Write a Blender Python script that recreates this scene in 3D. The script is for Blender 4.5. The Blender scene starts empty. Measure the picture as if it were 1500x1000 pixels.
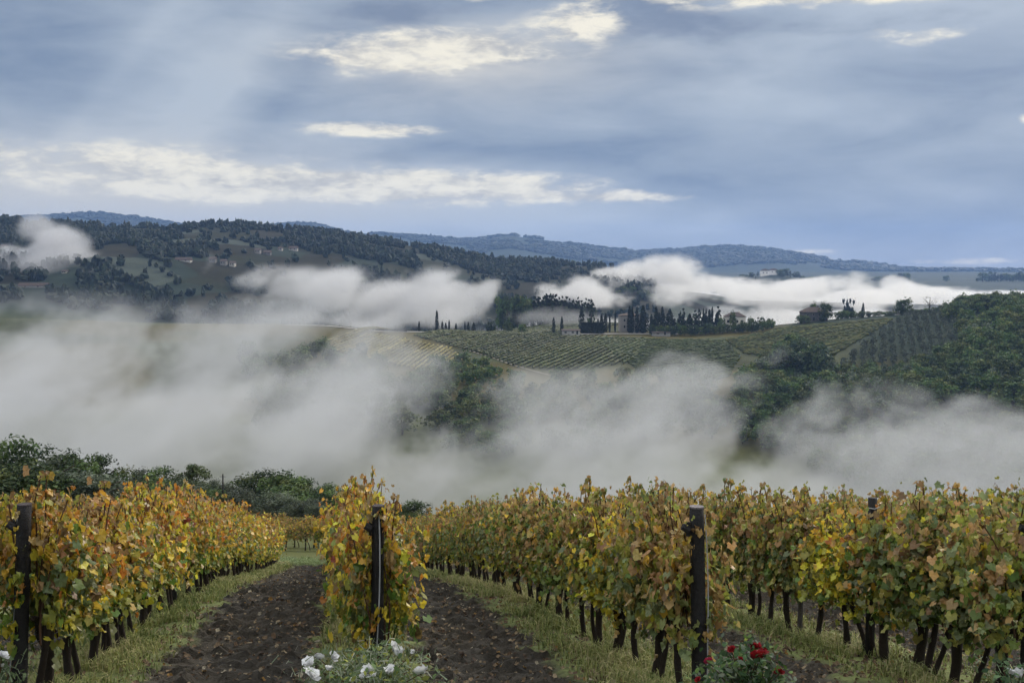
import bpy, math, random
import numpy as np
from mathutils import Vector, Matrix

random.seed(7)
rng = np.random.default_rng(7)
sc = bpy.context.scene
COL = sc.collection
R = math.radians

# ------------------------------------------------------------------ camera
F = 1600.0                      # focal length in pixels of the 1500 px wide picture
PITCH = math.atan(110 / F)
cam_d = bpy.data.cameras.new('camera')
cam_d.sensor_width = 36
cam_d.lens = 36 * F / 1500
cam_d.clip_start = 0.1
cam_d.clip_end = 40000
cam = bpy.data.objects.new('camera', cam_d)
cam.location = (0, 0, 0)
cam.rotation_euler = (math.pi / 2 - PITCH, 0, 0)
COL.objects.link(cam)
sc.camera = cam

# ------------------------------------------------------------------ render settings
sc.render.engine = 'CYCLES'
cy = sc.cycles
cy.use_adaptive_sampling = True
cy.adaptive_threshold = 0.03
cy.use_denoising = True
try:
    cy.denoiser = 'OPENIMAGEDENOISE'
    cy.denoising_input_passes = 'RGB_ALBEDO_NORMAL'
except Exception:
    pass
cy.max_bounces = 6
cy.diffuse_bounces = 2
cy.glossy_bounces = 2
cy.transmission_bounces = 3
cy.transparent_max_bounces = 6
cy.volume_bounces = 1
cy.volume_step_rate = 2.0
cy.volume_max_steps = 256
cy.sample_clamp_indirect = 6
cy.caustics_reflective = False
cy.caustics_refractive = False
sc.view_settings.view_transform = 'Standard'
sc.view_settings.look = 'None'
sc.view_settings.exposure = 0.15
sc.view_settings.gamma = 1.0
sc.view_settings.use_curve_mapping = False

# ------------------------------------------------------------------ node helper
class NT:
    """small helper for maths in shader and geometry node trees"""
    def __init__(self, tree):
        self.t = tree
        self.n = tree.nodes
        self.l = tree.links
    def put(self, sock, v):
        if isinstance(v, bpy.types.NodeSocket):
            self.l.new(v, sock)
        else:
            sock.default_value = v
    def m(self, op, a, b=None, c=None, clamp=False):
        n = self.n.new('ShaderNodeMath'); n.operation = op; n.use_clamp = clamp
        self.put(n.inputs[0], a)
        if b is not None: self.put(n.inputs[1], b)
        if c is not None: self.put(n.inputs[2], c)
        return n.outputs[0]
    def v(self, op, a, b=None):
        n = self.n.new('ShaderNodeVectorMath'); n.operation = op
        self.put(n.inputs[0], a)
        if b is not None: self.put(n.inputs[1], b)
        return n.outputs['Value'] if op in ('DOT_PRODUCT', 'LENGTH') else n.outputs['Vector']
    def sep(self, v):
        n = self.n.new('ShaderNodeSeparateXYZ'); self.put(n.inputs[0], v)
        return n.outputs
    def comb(self, x, y, z):
        n = self.n.new('ShaderNodeCombineXYZ')
        for s, q in zip(n.inputs, (x, y, z)): self.put(s, q)
        return n.outputs[0]
    def noise(self, vec, scale, detail=4, rough=0.5, dist=0.0, color=False):
        n = self.n.new('ShaderNodeTexNoise')
        n.inputs['Scale'].default_value = scale
        n.inputs['Detail'].default_value = detail
        n.inputs['Roughness'].default_value = rough
        n.inputs['Distortion'].default_value = dist
        self.put(n.inputs['Vector'], vec)
        return n.outputs['Color' if color else 0] if not color else n.outputs['Color']
    def smooth(self, x, a, b):
        n = self.n.new('ShaderNodeMapRange'); n.interpolation_type = 'SMOOTHSTEP'
        self.put(n.inputs['Value'], x)
        n.inputs['From Min'].default_value = a; n.inputs['From Max'].default_value = b
        n.inputs['To Min'].default_value = 0; n.inputs['To Max'].default_value = 1
        return n.outputs['Result']
    def mixc(self, f, a, b, mode='MIX'):
        n = self.n.new('ShaderNodeMix'); n.data_type = 'RGBA'; n.blend_type = mode
        self.put(n.inputs[0], f)
        for s, q in ((n.inputs[6], a), (n.inputs[7], b)):
            self.put(s, q if isinstance(q, bpy.types.NodeSocket) else (*q[:3], 1.0))
        return n.outputs[2]

# ------------------------------------------------------------------ sky and sun
SUN_EL, SUN_AZ = R(32), R(38)            # azimuth measured from the view direction (+Y) towards the right (+X)
world = bpy.data.worlds.new('World')
sc.world = world
world.use_nodes = True
w = NT(world.node_tree)
w.n.clear()
w_out = w.n.new('ShaderNodeOutputWorld')
w_bg = w.n.new('ShaderNodeBackground')
w_bg.inputs['Strength'].default_value = 0.1
w.l.new(w_bg.outputs[0], w_out.inputs['Surface'])
nish = w.n.new('ShaderNodeTexSky')
nish.sky_type = 'NISHITA'
nish.sun_disc = False
nish.sun_elevation = SUN_EL
nish.sun_rotation = SUN_AZ
nish.altitude = 250
d = w.n.new('ShaderNodeTexCoord').outputs['Generated']
dx, dy, dz = w.sep(d)
az = w.m('ARCTAN2', dx, dy)
el = w.m('ARCSINE', dz)
def sky_blob(px, py, rx, ry, tilt=0.0):
    """soft ellipse on the dome; tilt raises it towards the right"""
    a0 = math.atan((px - 750) / F); e0 = (390 - py) / F
    u = w.m('SUBTRACT', az, a0)
    v_ = w.m('SUBTRACT', w.m('SUBTRACT', el, e0), w.m('MULTIPLY', u, tilt))
    u = w.m('MULTIPLY', u, F / rx); v_ = w.m('MULTIPLY', v_, F / ry)
    r2 = w.m('ADD', w.m('MULTIPLY', u, u), w.m('MULTIPLY', v_, v_))
    return w.m('EXPONENT', w.m('MULTIPLY', r2, -1.0))
def total(ws, blobs):
    acc = None
    for wt, b in zip(ws, blobs):
        t = w.m('MULTIPLY', b, wt)
        acc = t if acc is None else w.m('ADD', acc, t)
    return acc
flat = w.comb(w.m('MULTIPLY', az, 5.0), w.m('MULTIPLY', el, 17.0), 0.0)
flat2 = w.comb(w.m('MULTIPLY', az, 9.0), w.m('MULTIPLY', el, 26.0), 3.3)
n_low = w.noise(flat, 1.3, 4, 0.5, 0.4)
n_hi = w.noise(flat2, 1.6, 10, 0.60, 0.15)
n_wisp = w.noise(flat2, 3.5, 8, 0.60, 0.25)
# blue-grey layers, lighter veils, and slanting light shafts painted in with the tilted blobs
tone = w.m('ADD', w.m('MULTIPLY', w.m('SUBTRACT', n_low, 0.5), 1.5), 0.38)
tone = w.m('ADD', tone, w.m('MULTIPLY', w.m('SUBTRACT', n_hi, 0.5), 0.45))
veil_and_shafts = total([0.75, 0.40, 0.20, 0.30, 0.35, 0.45, 0.40, 0.40, -0.22, -0.40, -0.35, -0.30, 0.15, 0.30, 0.16, -0.20],
             [sky_blob(90, 290, 560, 85), sky_blob(260, 110, 120, 200, 0.9), sky_blob(1080, 165, 300, 60),
              sky_blob(900, 325, 320, 35), sky_blob(1330, 80, 260, 45), sky_blob(640, 85, 300, 55), sky_blob(1260, 16, 380, 40), sky_blob(520, 292, 560, 48),
              sky_blob(100, 110, 190, 55), sky_blob(830, 225, 330, 24), sky_blob(1130, 275, 260, 30), sky_blob(1300, 330, 300, 26), sky_blob(750, 380, 900, 18),
              sky_blob(330, 140, 200, 42, 1.15), sky_blob(180, 130, 170, 26, 1.3), sky_blob(430, 150, 150, 36, 1.1)])
tone = w.m('ADD', tone, veil_and_shafts, clamp=True)
warm = w.m('ADD', sky_blob(150, 290, 520, 80), sky_blob(700, 100, 260, 60), clamp=True)
light = w.mixc(warm, (0.42, 0.475, 0.54), (0.60, 0.58, 0.535))
col = w.mixc(tone, (0.150, 0.203, 0.300), light)
# slate undersides of the higher clouds
dark = total([1.0, 1.0, .6, .5, .45], [sky_blob(590, 34, 115, 24), sky_blob(935, 28, 120, 38), sky_blob(1250, 62, 300, 22), sky_blob(620, 235, 200, 16), sky_blob(960, 110, 150, 30)])
dark = w.m('ADD', dark, w.m('MULTIPLY', w.m('SUBTRACT', n_hi, 0.5), 1.6))
col = w.mixc(w.m('MULTIPLY', w.smooth(dark, 0.25, 1.1), .8), col, (0.135, 0.175, 0.26))
# sunlit cream cloud
lit = total([1.0, 0.85, 0.75, 1.3, 0.75, 1.1, 0.75, 0.8, 1.0, 0.9, 0.6, 0.45, 0.6, 0.9, 0.6],
            [sky_blob(690, 78, 150, 26), sky_blob(560, 100, 130, 24), sky_blob(850, 42, 60, 22), sky_blob(1280, 14, 300, 20),
             sky_blob(150, 252, 380, 32, -0.03), sky_blob(690, 278, 210, 21, -0.02), sky_blob(400, 280, 210, 24), sky_blob(900, 291, 90, 7),
             sky_blob(545, 195, 95, 10, -0.01), sky_blob(695, 3, 50, 12), sky_blob(1140, 368, 80, 5, -0.02),
             sky_blob(1340, 82, 80, 16), sky_blob(1440, 383, 120, 5), sky_blob(1500, 195, 12, 8), sky_blob(180, 8, 220, 13)])
torn = w.m('ADD', w.m('MULTIPLY', w.m('SUBTRACT', n_hi, 0.5), 2.5), w.m('MULTIPLY', w.m('SUBTRACT', n_wisp, 0.5), 1.2))
near_lit = w.m('MULTIPLY', lit, 2.2, clamp=True)
hard = w.m('ADD', lit, w.m('MULTIPLY', torn, near_lit))
f_lit = w.smooth(hard, 0.16, 0.95)
bright = w.mixc(w.smooth(w.m('ADD', w.m('MULTIPLY', n_wisp, .7), w.m('MULTIPLY', n_hi, .5)), .45, .72), (0.50, 0.48, 0.445), (0.90, 0.835, 0.68))
col = w.mixc(f_lit, col, bright)
# the overcast above the picture: brighter broken cloud lights the valley from overhead
up = w.smooth(el, 0.25, 0.55)
col = w.mixc(up, col, (1.3, 1.3, 1.3))
# a little of the clear sky between the clouds
cloud_light = w.v('SCALE', col); cloud_light.node.inputs['Scale'].default_value = 10.0
sky_col = w.mixc(0.93, nish.outputs[0], cloud_light)
w.l.new(sky_col, w_bg.inputs['Color'])

sun_d = bpy.data.lights.new('sun', 'SUN')
sun_d.energy = 2.5
sun_d.angle = R(14)
sun_d.color = (1.0, 0.91, 0.77)
sun = bpy.data.objects.new('sun', sun_d)
sv = Vector((math.sin(SUN_AZ) * math.cos(SUN_EL), math.cos(SUN_AZ) * math.cos(SUN_EL), math.sin(SUN_EL)))
sun.rotation_euler = sv.to_track_quat('Z', 'Y').to_euler()
COL.objects.link(sun)

# ------------------------------------------------------------------ helpers
def tag(o, label=None, cat=None, group=None, kind=None):
    if label: o['label'] = label
    if cat: o['category'] = cat
    if group: o['group'] = group
    if kind: o['kind'] = kind
    return o
def empty(name, loc, rz=0.0, s=1.0):
    o = bpy.data.objects.new(name, None)
    o.location = loc; o.rotation_euler = (0, 0, rz); o.scale = (s, s, s)
    o.empty_display_size = 0.2
    COL.objects.link(o)
    return o
def link(name, me, parent=None, loc=None):
    o = bpy.data.objects.new(name, me)
    COL.objects.link(o)
    if parent: o.parent = parent
    if loc is not None: o.location = loc
    return o
def mesh(name, verts, faces, mat=None, tint=None, smooth=False):
    """mesh from arrays; faces is one (n,k) array or a list of those; tint = a colour for each vertex"""
    verts = np.asarray(verts, np.float32).reshape(-1, 3)
    fl = faces if isinstance(faces, list) else [faces]
    fl = [np.asarray(f, np.int32) for f in fl if len(f)]
    me = bpy.data.meshes.new(name)
    me.vertices.add(len(verts)); me.vertices.foreach_set('co', verts.ravel())
    loops = np.concatenate([f.ravel() for f in fl])
    tot = np.concatenate([np.full(len(f), f.shape[1], np.int32) for f in fl])
    start = np.concatenate([[0], np.cumsum(tot)[:-1]]).astype(np.int32)
    me.loops.add(len(loops)); me.loops.foreach_set('vertex_index', loops)
    me.polygons.add(len(tot)); me.polygons.foreach_set('loop_start', start)
    try: me.polygons.foreach_set('loop_total', tot)
    except Exception: pass
    me.polygons.foreach_set('use_smooth', np.full(len(tot), smooth))
    if tint is not None:
        a = me.color_attributes.new('tint', 'FLOAT_COLOR', 'POINT')
        c = np.ones((len(verts), 4), np.float32); c[:, :3] = tint
        a.data.foreach_set('color', c.ravel())
    me.update(calc_edges=True)
    me.validate()
    if mat: me.materials.append(mat)
    return me
class Geo:
    """collects pieces into one mesh"""
    def __init__(self): self.v = []; self.f3 = []; self.f4 = []; self.c = []; self.n = 0
    def add(self, v, f, col=(1, 1, 1)):
        v = np.asarray(v, float).reshape(-1, 3); f = np.asarray(f, int)
        (self.f3 if f.shape[1] == 3 else self.f4).append(f + self.n)
        self.v.append(v)
        c = np.asarray(col, float)
        self.c.append(np.broadcast_to(c, (len(v), 3)))
        self.n += len(v)
        return self
    def tube(self, pts, rad, k=7, col=(1, 1, 1), cap=True):
        pts = np.asarray(pts, float); rad = np.broadcast_to(np.asarray(rad, float), (len(pts),))
        t = np.gradient(pts, axis=0); t /= np.linalg.norm(t, axis=1)[:, None] + 1e-9
        ref = np.array([1.0, 0.13, 0.07]) if abs(t[0][2]) > 0.6 else np.array([0.1, 0.05, 1.0])
        u = np.cross(t, ref); u /= np.linalg.norm(u, axis=1)[:, None] + 1e-9
        w_ = np.cross(t, u)
        a = np.linspace(0, 2 * np.pi, k, endpoint=False)
        v = pts[:, None] + rad[:, None, None] * (np.cos(a)[None, :, None] * u[:, None] + np.sin(a)[None, :, None] * w_[:, None])
        n = len(pts)
        i, j = np.meshgrid(np.arange(n - 1), np.arange(k), indexing='ij')
        j2 = (j + 1) % k
        f = np.stack([i * k + j, i * k + j2, (i + 1) * k + j2, (i + 1) * k + j], -1).reshape(-1, 4)
        self.add(v, f, col)
        if cap:
            base = self.n - n * k
            for r, c in ((n - 1, pts[-1]), (0, pts[0])):
                self.v.append(c[None]); self.c.append(np.broadcast_to(np.asarray(col, float), (1, 3)))
                jj = np.arange(k); q = (jj + 1) % k
                self.f3.append(np.stack([base + r * k + jj, base + r * k + q, np.full(k, self.n)], -1) if r else
                               np.stack([base + q, base + jj, np.full(k, self.n)], -1))
                self.n += 1
        return self
    def box(self, lo, hi, col=(1, 1, 1)):
        lo = np.array(lo, float); hi = np.array(hi, float)
        v = np.array([[(lo, hi)[i][0], (lo, hi)[j][1], (lo, hi)[k][2]] for i in (0, 1) for j in (0, 1) for k in (0, 1)])
        f = [[0, 1, 3, 2], [4, 6, 7, 5], [0, 4, 5, 1], [2, 3, 7, 6], [0, 2, 6, 4], [1, 5, 7, 3]]
        return self.add(v, f, col)
    def me(self, name, mat, smooth=False):
        v = np.concatenate(self.v); c = np.concatenate(self.c)
        fl = []
        if self.f4: fl.append(np.concatenate(self.f4))
        if self.f3: fl.append(np.concatenate(self.f3))
        return mesh(name, v, fl, mat, c, smooth)
def ss(a, b, x):
    t = np.clip((np.asarray(x, float) - a) / (b - a), 0, 1)
    return t * t * (3 - 2 * t)
def vnoise(x, y, seed=0):
    """value noise, 0..1"""
    x = np.asarray(x, float); y = np.asarray(y, float)
    xi = np.floor(x).astype(np.int64); yi = np.floor(y).astype(np.int64)
    fx = x - xi; fy = y - yi
    fx = fx * fx * (3 - 2 * fx); fy = fy * fy * (3 - 2 * fy)
    def h(i, j):
        n = (i * 374761393 + j * 668265263 + seed * 974634777) & 0xffffffff
        n = ((n ^ (n >> 13)) * 1274126177) & 0xffffffff
        return ((n ^ (n >> 16)) & 0xffff) / 65535.0
    return (h(xi, yi) * (1 - fx) + h(xi + 1, yi) * fx) * (1 - fy) + (h(xi, yi + 1) * (1 - fx) + h(xi + 1, yi + 1) * fx) * fy
def fbm(x, y, oct=4, seed=0, gain=0.5):
    s = 0; a = 1; tot_ = 0
    for o in range(oct):
        s = s + a * vnoise(x * 2 ** o + 17.3 * o, y * 2 ** o - 9.1 * o, seed + o); tot_ += a; a *= gain
    return s / tot_

# a pixel of the 1500 px photograph -> direction with Y = 1
cp, sp = math.cos(PITCH), math.sin(PITCH)
def ray(px, py):
    a = (np.asarray(px, float) - 750) / F; b = (500 - np.asarray(py, float)) / F
    Y = cp + b * sp; Z = -sp + b * cp
    return a / Y, Z / Y
def P(px, py, Y):
    u, v_ = ray(px, py)
    return Vector((float(u) * Y, Y, float(v_) * Y))

# ------------------------------------------------------------------ materials
def new_mat(name):
    m = bpy.data.materials.new(name); m.use_nodes = True
    t = NT(m.node_tree); t.n.clear()
    out = t.n.new('ShaderNodeOutputMaterial')
    return m, t, out
def rough_mat(name, base, var=0.35, scale=6.0, rough=0.85, bump=0.3, use_tint=False, rnd=0.0, spec=0.3):
    """a matt material: base colour broken up by noise, optional per vertex tint and per object variation"""
    m, t, out = new_mat(name)
    b = t.n.new('ShaderNodeBsdfPrincipled')
    b.inputs['Roughness'].default_value = rough
    b.inputs['Specular IOR Level'].default_value = spec
    co = t.n.new('ShaderNodeTexCoord').outputs['Object']
    n1 = t.noise(co, scale, 5, 0.6)
    c = t.mixc(n1, tuple(q * (1 - var) for q in base), tuple(min(1, q * (1 + var)) for q in base))
    if use_tint:
        a = t.n.new('ShaderNodeVertexColor'); a.layer_name = 'tint'
        c = t.mixc(1.0, c, a.outputs[0], 'MULTIPLY')
    if rnd:
        oi = t.n.new('ShaderNodeObjectInfo')
        k = t.m('ADD', t.m('MULTIPLY', oi.outputs['Random'], rnd), 1 - rnd / 2)
        s = t.v('SCALE', c); t.put(s.node.inputs['Scale'], k); c = s
    t.put(b.inputs['Base Color'], c)
    if bump:
        bn = t.n.new('ShaderNodeBump'); bn.inputs['Strength'].default_value = bump; bn.inputs['Distance'].default_value = 0.02
        t.put(bn.inputs['Height'], t.noise(co, scale * 4, 5, 0.6))
        t.l.new(bn.outputs[0], b.inputs['Normal'])
    t.l.new(b.outputs[0], out.inputs['Surface'])
    return m
def leaf_mat(name, base=(1, 1, 1), trans=0.35, rnd=0.25, rough=0.55, spec=0.25):
    """leaves: tint per leaf, light shines through"""
    m, t, out = new_mat(name)
    b = t.n.new('ShaderNodeBsdfPrincipled')
    b.inputs['Roughness'].default_value = rough
    b.inputs['Specular IOR Level'].default_value = spec
    a = t.n.new('ShaderNodeVertexColor'); a.layer_name = 'tint'
    co = t.n.new('ShaderNodeTexCoord').outputs['Object']
    nz = t.noise(co, 35.0, 3, 0.6)
    k = t.m('ADD', t.m('MULTIPLY', nz, 0.7), 0.65)
    oi = t.n.new('ShaderNodeObjectInfo')
    k = t.m('MULTIPLY', k, t.m('ADD', t.m('MULTIPLY', oi.outputs['Random'], rnd), 1 - rnd / 2))
    s = t.v('SCALE', a.outputs[0]); t.put(s.node.inputs['Scale'], k)
    c = t.mixc(1.0, s, base, 'MULTIPLY')
    t.put(b.inputs['Base Color'], c)
    tr = t.n.new('ShaderNodeBsdfTranslucent')
    t.put(tr.inputs['Color'], c)
    mx = t.n.new('ShaderNodeMixShader'); mx.inputs[0].default_value = trans
    t.l.new(b.outputs[0], mx.inputs[1]); t.l.new(tr.outputs[0], mx.inputs[2])
    t.l.new(mx.outputs[0], out.inputs['Surface'])
    return m
M_LEAF = leaf_mat('vine_leaf', trans=0.38, rnd=0.3, rough=.42, spec=.4)
M_TREE = leaf_mat('tree_leaf', trans=0.2, rnd=0.5, rough=0.7)
M_BARK = rough_mat('vine_bark', (0.026, 0.019, 0.014), 0.5, 30, 0.9, 0.8, use_tint=True)
M_TRUNK = rough_mat('tree_bark', (0.05, 0.04, 0.03), 0.4, 8, 0.9, 0.5)
M_CANE = rough_mat('cane_bark', (0.075, 0.04, 0.022), 0.4, 30, 0.8, 0.2)
M_POST = rough_mat('tarred_wood', (0.018, 0.017, 0.018), 0.75, 22, 0.75, 0.8, use_tint=True)
M_METAL = rough_mat('galvanised_wire', (0.34, 0.35, 0.37), 0.2, 20, 0.5, 0.0)
M_SOIL = rough_mat('tilled_soil', (0.046, 0.043, 0.037), 0.65, 16, 0.95, 1.0, use_tint=True)
M_GRASS = leaf_mat('grass_blade', trans=0.25, rnd=0.0, rough=0.6)
M_LITTER = leaf_mat('dry_leaf', trans=0.1, rnd=0.0, rough=0.8)
M_WALL = rough_mat('plaster', (0.48, 0.45, 0.40), 0.15, 0.6, 0.9, 0.1, use_tint=True)
M_ROOF = rough_mat('roof_tile', (0.075, 0.055, 0.048), 0.3, 2.0, 0.9, 0.3)  # darkened so the backlit silhouette of the villa roof is in the colour
M_GLASSD = rough_mat('window_dark', (0.025, 0.03, 0.035), 0.2, 2, 0.25, 0.0, spec=0.5)
M_PETAL = leaf_mat('petal', trans=0.3, rnd=0.15, rough=0.6)
M_TRACK = rough_mat('track_earth', (0.17, 0.155, 0.115), 0.3, 0.5, 0.95, 0.1)
M_STONE = rough_mat('road_gravel', (0.34, 0.32, 0.29), 0.2, 0.5, 0.95, 0.1)

# ------------------------------------------------------------------ terrain
_yy = np.linspace(-10, 420, 1721)
_sl = np.interp(_yy, [-10, 15, 22, 33, 40, 55, 96, 130, 420], [0.205, 0.205, 0.265, 0.265, 0.24, 0.205, 0.17, 0.46, 0.46])
_zz = np.concatenate([[0], np.cumsum((_sl[1:] + _sl[:-1]) / 2 * np.diff(_yy))])
_zz = -1.80 - (_zz - np.interp(0, _yy, _zz))
def prof(pts, Y, amp, per, ph):
    """crest line through those pixels, on a ridge that wanders in depth"""
    p = np.array(pts, float)
    u, v_ = ray(p[:, 0], p[:, 1])
    yy = np.full(len(p), Y)
    for _ in range(12): yy = 0.5 * yy + 0.5 * (Y + amp * np.sin(u * yy / per + ph))
    o_ = np.argsort(u * yy)
    return (u * yy)[o_], (v_ * yy)[o_]
Y1, Y2, Y3 = 690.0, 1600.0, 6200.0
R1x, R1z = prof([(-500, 470), (0, 468), (400, 474), (480, 476), (560, 485), (700, 489), (850, 490), (1000, 489), (1090, 484),
                 (1150, 475), (1210, 469), (1300, 463), (1400, 457), (1500, 452), (1700, 440), (2100, 420)], Y1, 22, 120, 0)
R2x, R2z = prof([(-900, 300), (-300, 310), (0, 324), (50, 328), (150, 334), (260, 336), (330, 331), (400, 334), (480, 343), (560, 354),
                 (640, 366), (720, 381), (800, 386), (880, 391), (930, 402), (1000, 425), (1100, 440), (1300, 445), (2200, 445)], Y2, 90, 260, 1)
R3x, R3z = prof([(-1200, 330), (-300, 335), (0, 328), (40, 321), (100, 318), (150, 315), (200, 320), (250, 327), (330, 340), (400, 334), (440, 330), (462, 331),
                 (500, 339), (560, 344), (640, 350), (700, 353), (722, 348), (748, 345), (800, 352), (870, 363), (930, 370), (1000, 367),
                 (1030, 364), (1070, 362), (1120, 366), (1200, 379), (1280, 388), (1330, 396), (1420, 400), (2600, 400)], Y3, 300, 1100, 0)
def crest(d, r): return np.sqrt(d * d + r * r) - r
def smax(a, b, k):
    h = np.clip(0.5 + 0.5 * (a - b) / k, 0, 1)
    return b * (1 - h) + a * h + k * h * (1 - h)
def H(x, y):
    x = np.asarray(x, float); y = np.asarray(y, float)
    zn = np.interp(y, _yy, _zz, right=-400)
    zn = zn + 0.08 * np.clip(-x - 8, 0, 60) * ss(48, 85, y)
    zn = zn + 0.25 * (fbm(x / 9, y / 9, 3, 3) - 0.5) * ss(40, 60, y)
    # middle ridge with the road and the cypresses
    yc = Y1 + 22 * np.sin(x / 120.0)
    dd = yc - y
    zc = np.interp(x, R1x, R1z) + 1.5 * (vnoise(x / 45, y / 45, 5) - 0.5)
    f = np.where(dd > 0, 0.125 * crest(dd, 25) + 0.16 * np.clip(dd - 235, 0, None), 0.17 * crest(dd, 30))
    z1 = zc - f + 5.0 * (fbm(x / 90, y / 90, 3, 11) - 0.5) * ss(20, 120, np.abs(dd))
    # wooded spur on the right
    z1 = z1 + 13 * np.exp(-((x - 350) / 105) ** 2 - ((y - 560) / 95) ** 2) + 14 * np.exp(-((x - 45) / 75) ** 2 - ((y - 800) / 55) ** 2)
    # big hill on the left
    yc2 = Y2 + 90 * np.sin(x / 260.0 + 1)
    d2 = yc2 - y
    zc2 = np.interp(x, R2x, R2z)
    f2 = np.where(d2 > 0, 0.12 * crest(d2, 60) + 0.1 * np.clip(d2 - 500, 0, None), 0.14 * crest(d2, 80))
    z2 = zc2 - f2 + 16 * (fbm(x / 190, y / 190, 4, 23) - 0.5) * ss(0, 260, np.abs(d2))
    z2 = np.maximum(z2, -95 + 68 * np.exp(-((x - 147) / 48) ** 2 - ((y - 1350) / 90) ** 2))
    z2 = np.maximum(z2, -90 + 72 * np.exp(-((x - 575) / 150) ** 2 - ((y - 2400) / 130) ** 2))
    # far blue hills
    d3 = Y3 + 300 * np.sin(x / 1100.0) - y
    z3 = np.interp(x, R3x, R3z) - np.where(d3 > 0, 0.1 * crest(d3, 150), 0.05 * crest(d3, 300)) + 24 * (fbm(x / 420, y / 420, 4, 31) - 0.5) * ss(0, 500, np.abs(d3))
    # valley floors and the distant plain
    fl = np.interp(y, [0, 340, 420, 800, 1000, 2300, 2900, 4200, 7000, 12000], [-112, -112, -112, -100, -84, -80, -42, -28, -24, -22])
    fl = fl + 7 * (fbm(x / 160, y / 160, 3, 41) - 0.5) * ss(800, 1200, y)
    z = smax(z1, fl, 10); z = smax(z2, z, 10); z = smax(z3, z, 14)
    z = np.where(y < 430, smax(zn, np.where(y < 430, z, 0), 4), z)
    return z
def h1(x, y): return float(H(np.array([x]), np.array([y]))[0])
def hit(px, py, y0, y1, n=900):
    """first place between two distances where the sight line of that pixel meets the ground"""
    u, v_ = ray(px, py)
    Y = np.linspace(y0, y1, n)
    d_ = v_ * Y - H(u * Y, Y)
    k = np.nonzero(d_ < 0)[0]
    if not len(k): return None
    Yk = Y[k[0]]
    return Vector((float(u) * Yk, Yk, h1(float(u) * Yk, Yk)))
def px_of(x, y, z):
    """where a point falls in the photograph"""
    x = np.asarray(x, float)
    dep = y * cp - z * sp
    return 750 + F * x / dep, 500 - F * (y * sp + z * cp) / dep

# land use colours (bare ground, fields, woodland floor)
def land(x, y, z):
    n = fbm(x / 40, y / 40, 4, 51)[..., None]
    soil = np.array([0.06, 0.045, 0.034]); grass = np.array([0.085, 0.095, 0.035]); dry = np.array([0.15, 0.115, 0.06])
    wood = np.array([0.018, 0.027, 0.017]); olive = np.array([0.045, 0.055, 0.042]); vine = np.array([0.12, 0.095, 0.03])
    c = np.broadcast_to(grass, x.shape + (3,)) * (0.7 + 0.6 * n)
    m = (ss(70, 100, y) * (1 - ss(110, 140, y)) * ss(10, 20, -x))[..., None]
    c = c * (1 - m) + dry * m
    # middle ridge
    px, py = px_of(x, y, z)
    m = (ss(430, 470, y) * (1 - ss(800, 820, y)))[..., None]
    mid = grass * 0.6 * (1 - n) + dry * 0.16 * n + wood * .8
    m2 = ss(0.5, 0.62, fbm(x / 70 + 4, y / 50, 2, 61))[..., None]
    mid = mid * (1 - m2) + vine * 0.5 * m2 + grass * .2 * m2
    c = c * (1 - m) + mid * m
    m = (ss(170, 215, x + (y - 600) * 0.15) * ss(430, 470, y) * (1 - ss(760, 800, y)))[..., None]
    c = c * (1 - m) + wood * 1.3 * m
    # patchwork of the big hill
    m = ss(820, 900, y)[..., None]
    cell = patch(x, y)[..., None]
    fld = np.where(cell < 0.50, wood, np.where(cell < 0.6, olive, np.where(cell < 0.8, grass * 0.20, vine * 0.08 + grass * .07)))
    c = c * (1 - m) + fld * (0.75 + 0.5 * n) * m
    m = ss(4200, 5200, y)[..., None]
    c = c * (1 - m) + wood * (0.8 + 0.9 * n) * m
    return c
_pc = np.random.default_rng(5).random((1500, 2)) * [2600, 1500] + [-1500, 800]
_pv = np.random.default_rng(6).random(1500)
def patch(x, y):
    """which field of the patchwork: a number per field"""
    sh = x.shape
    q = np.stack([x.ravel() + 60 * (vnoise(x.ravel() / 80, y.ravel() / 80, 71) - 0.5), y.ravel() * 0.8 + 60 * (vnoise(x.ravel() / 80, y.ravel() / 80, 72) - 0.5)], -1)
    out = np.full(len(q), 0.5)
    cc = _pc * [1, 0.8]
    idx = np.nonzero((q[:, 1] > 600) & (q[:, 1] < 1900))[0]
    for i in range(0, len(idx), 3000):
        k = idx[i:i + 3000]
        out[k] = _pv[((q[k, None] - cc[None]) ** 2).sum(-1).argmin(1)]
    return out.reshape(sh)
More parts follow.
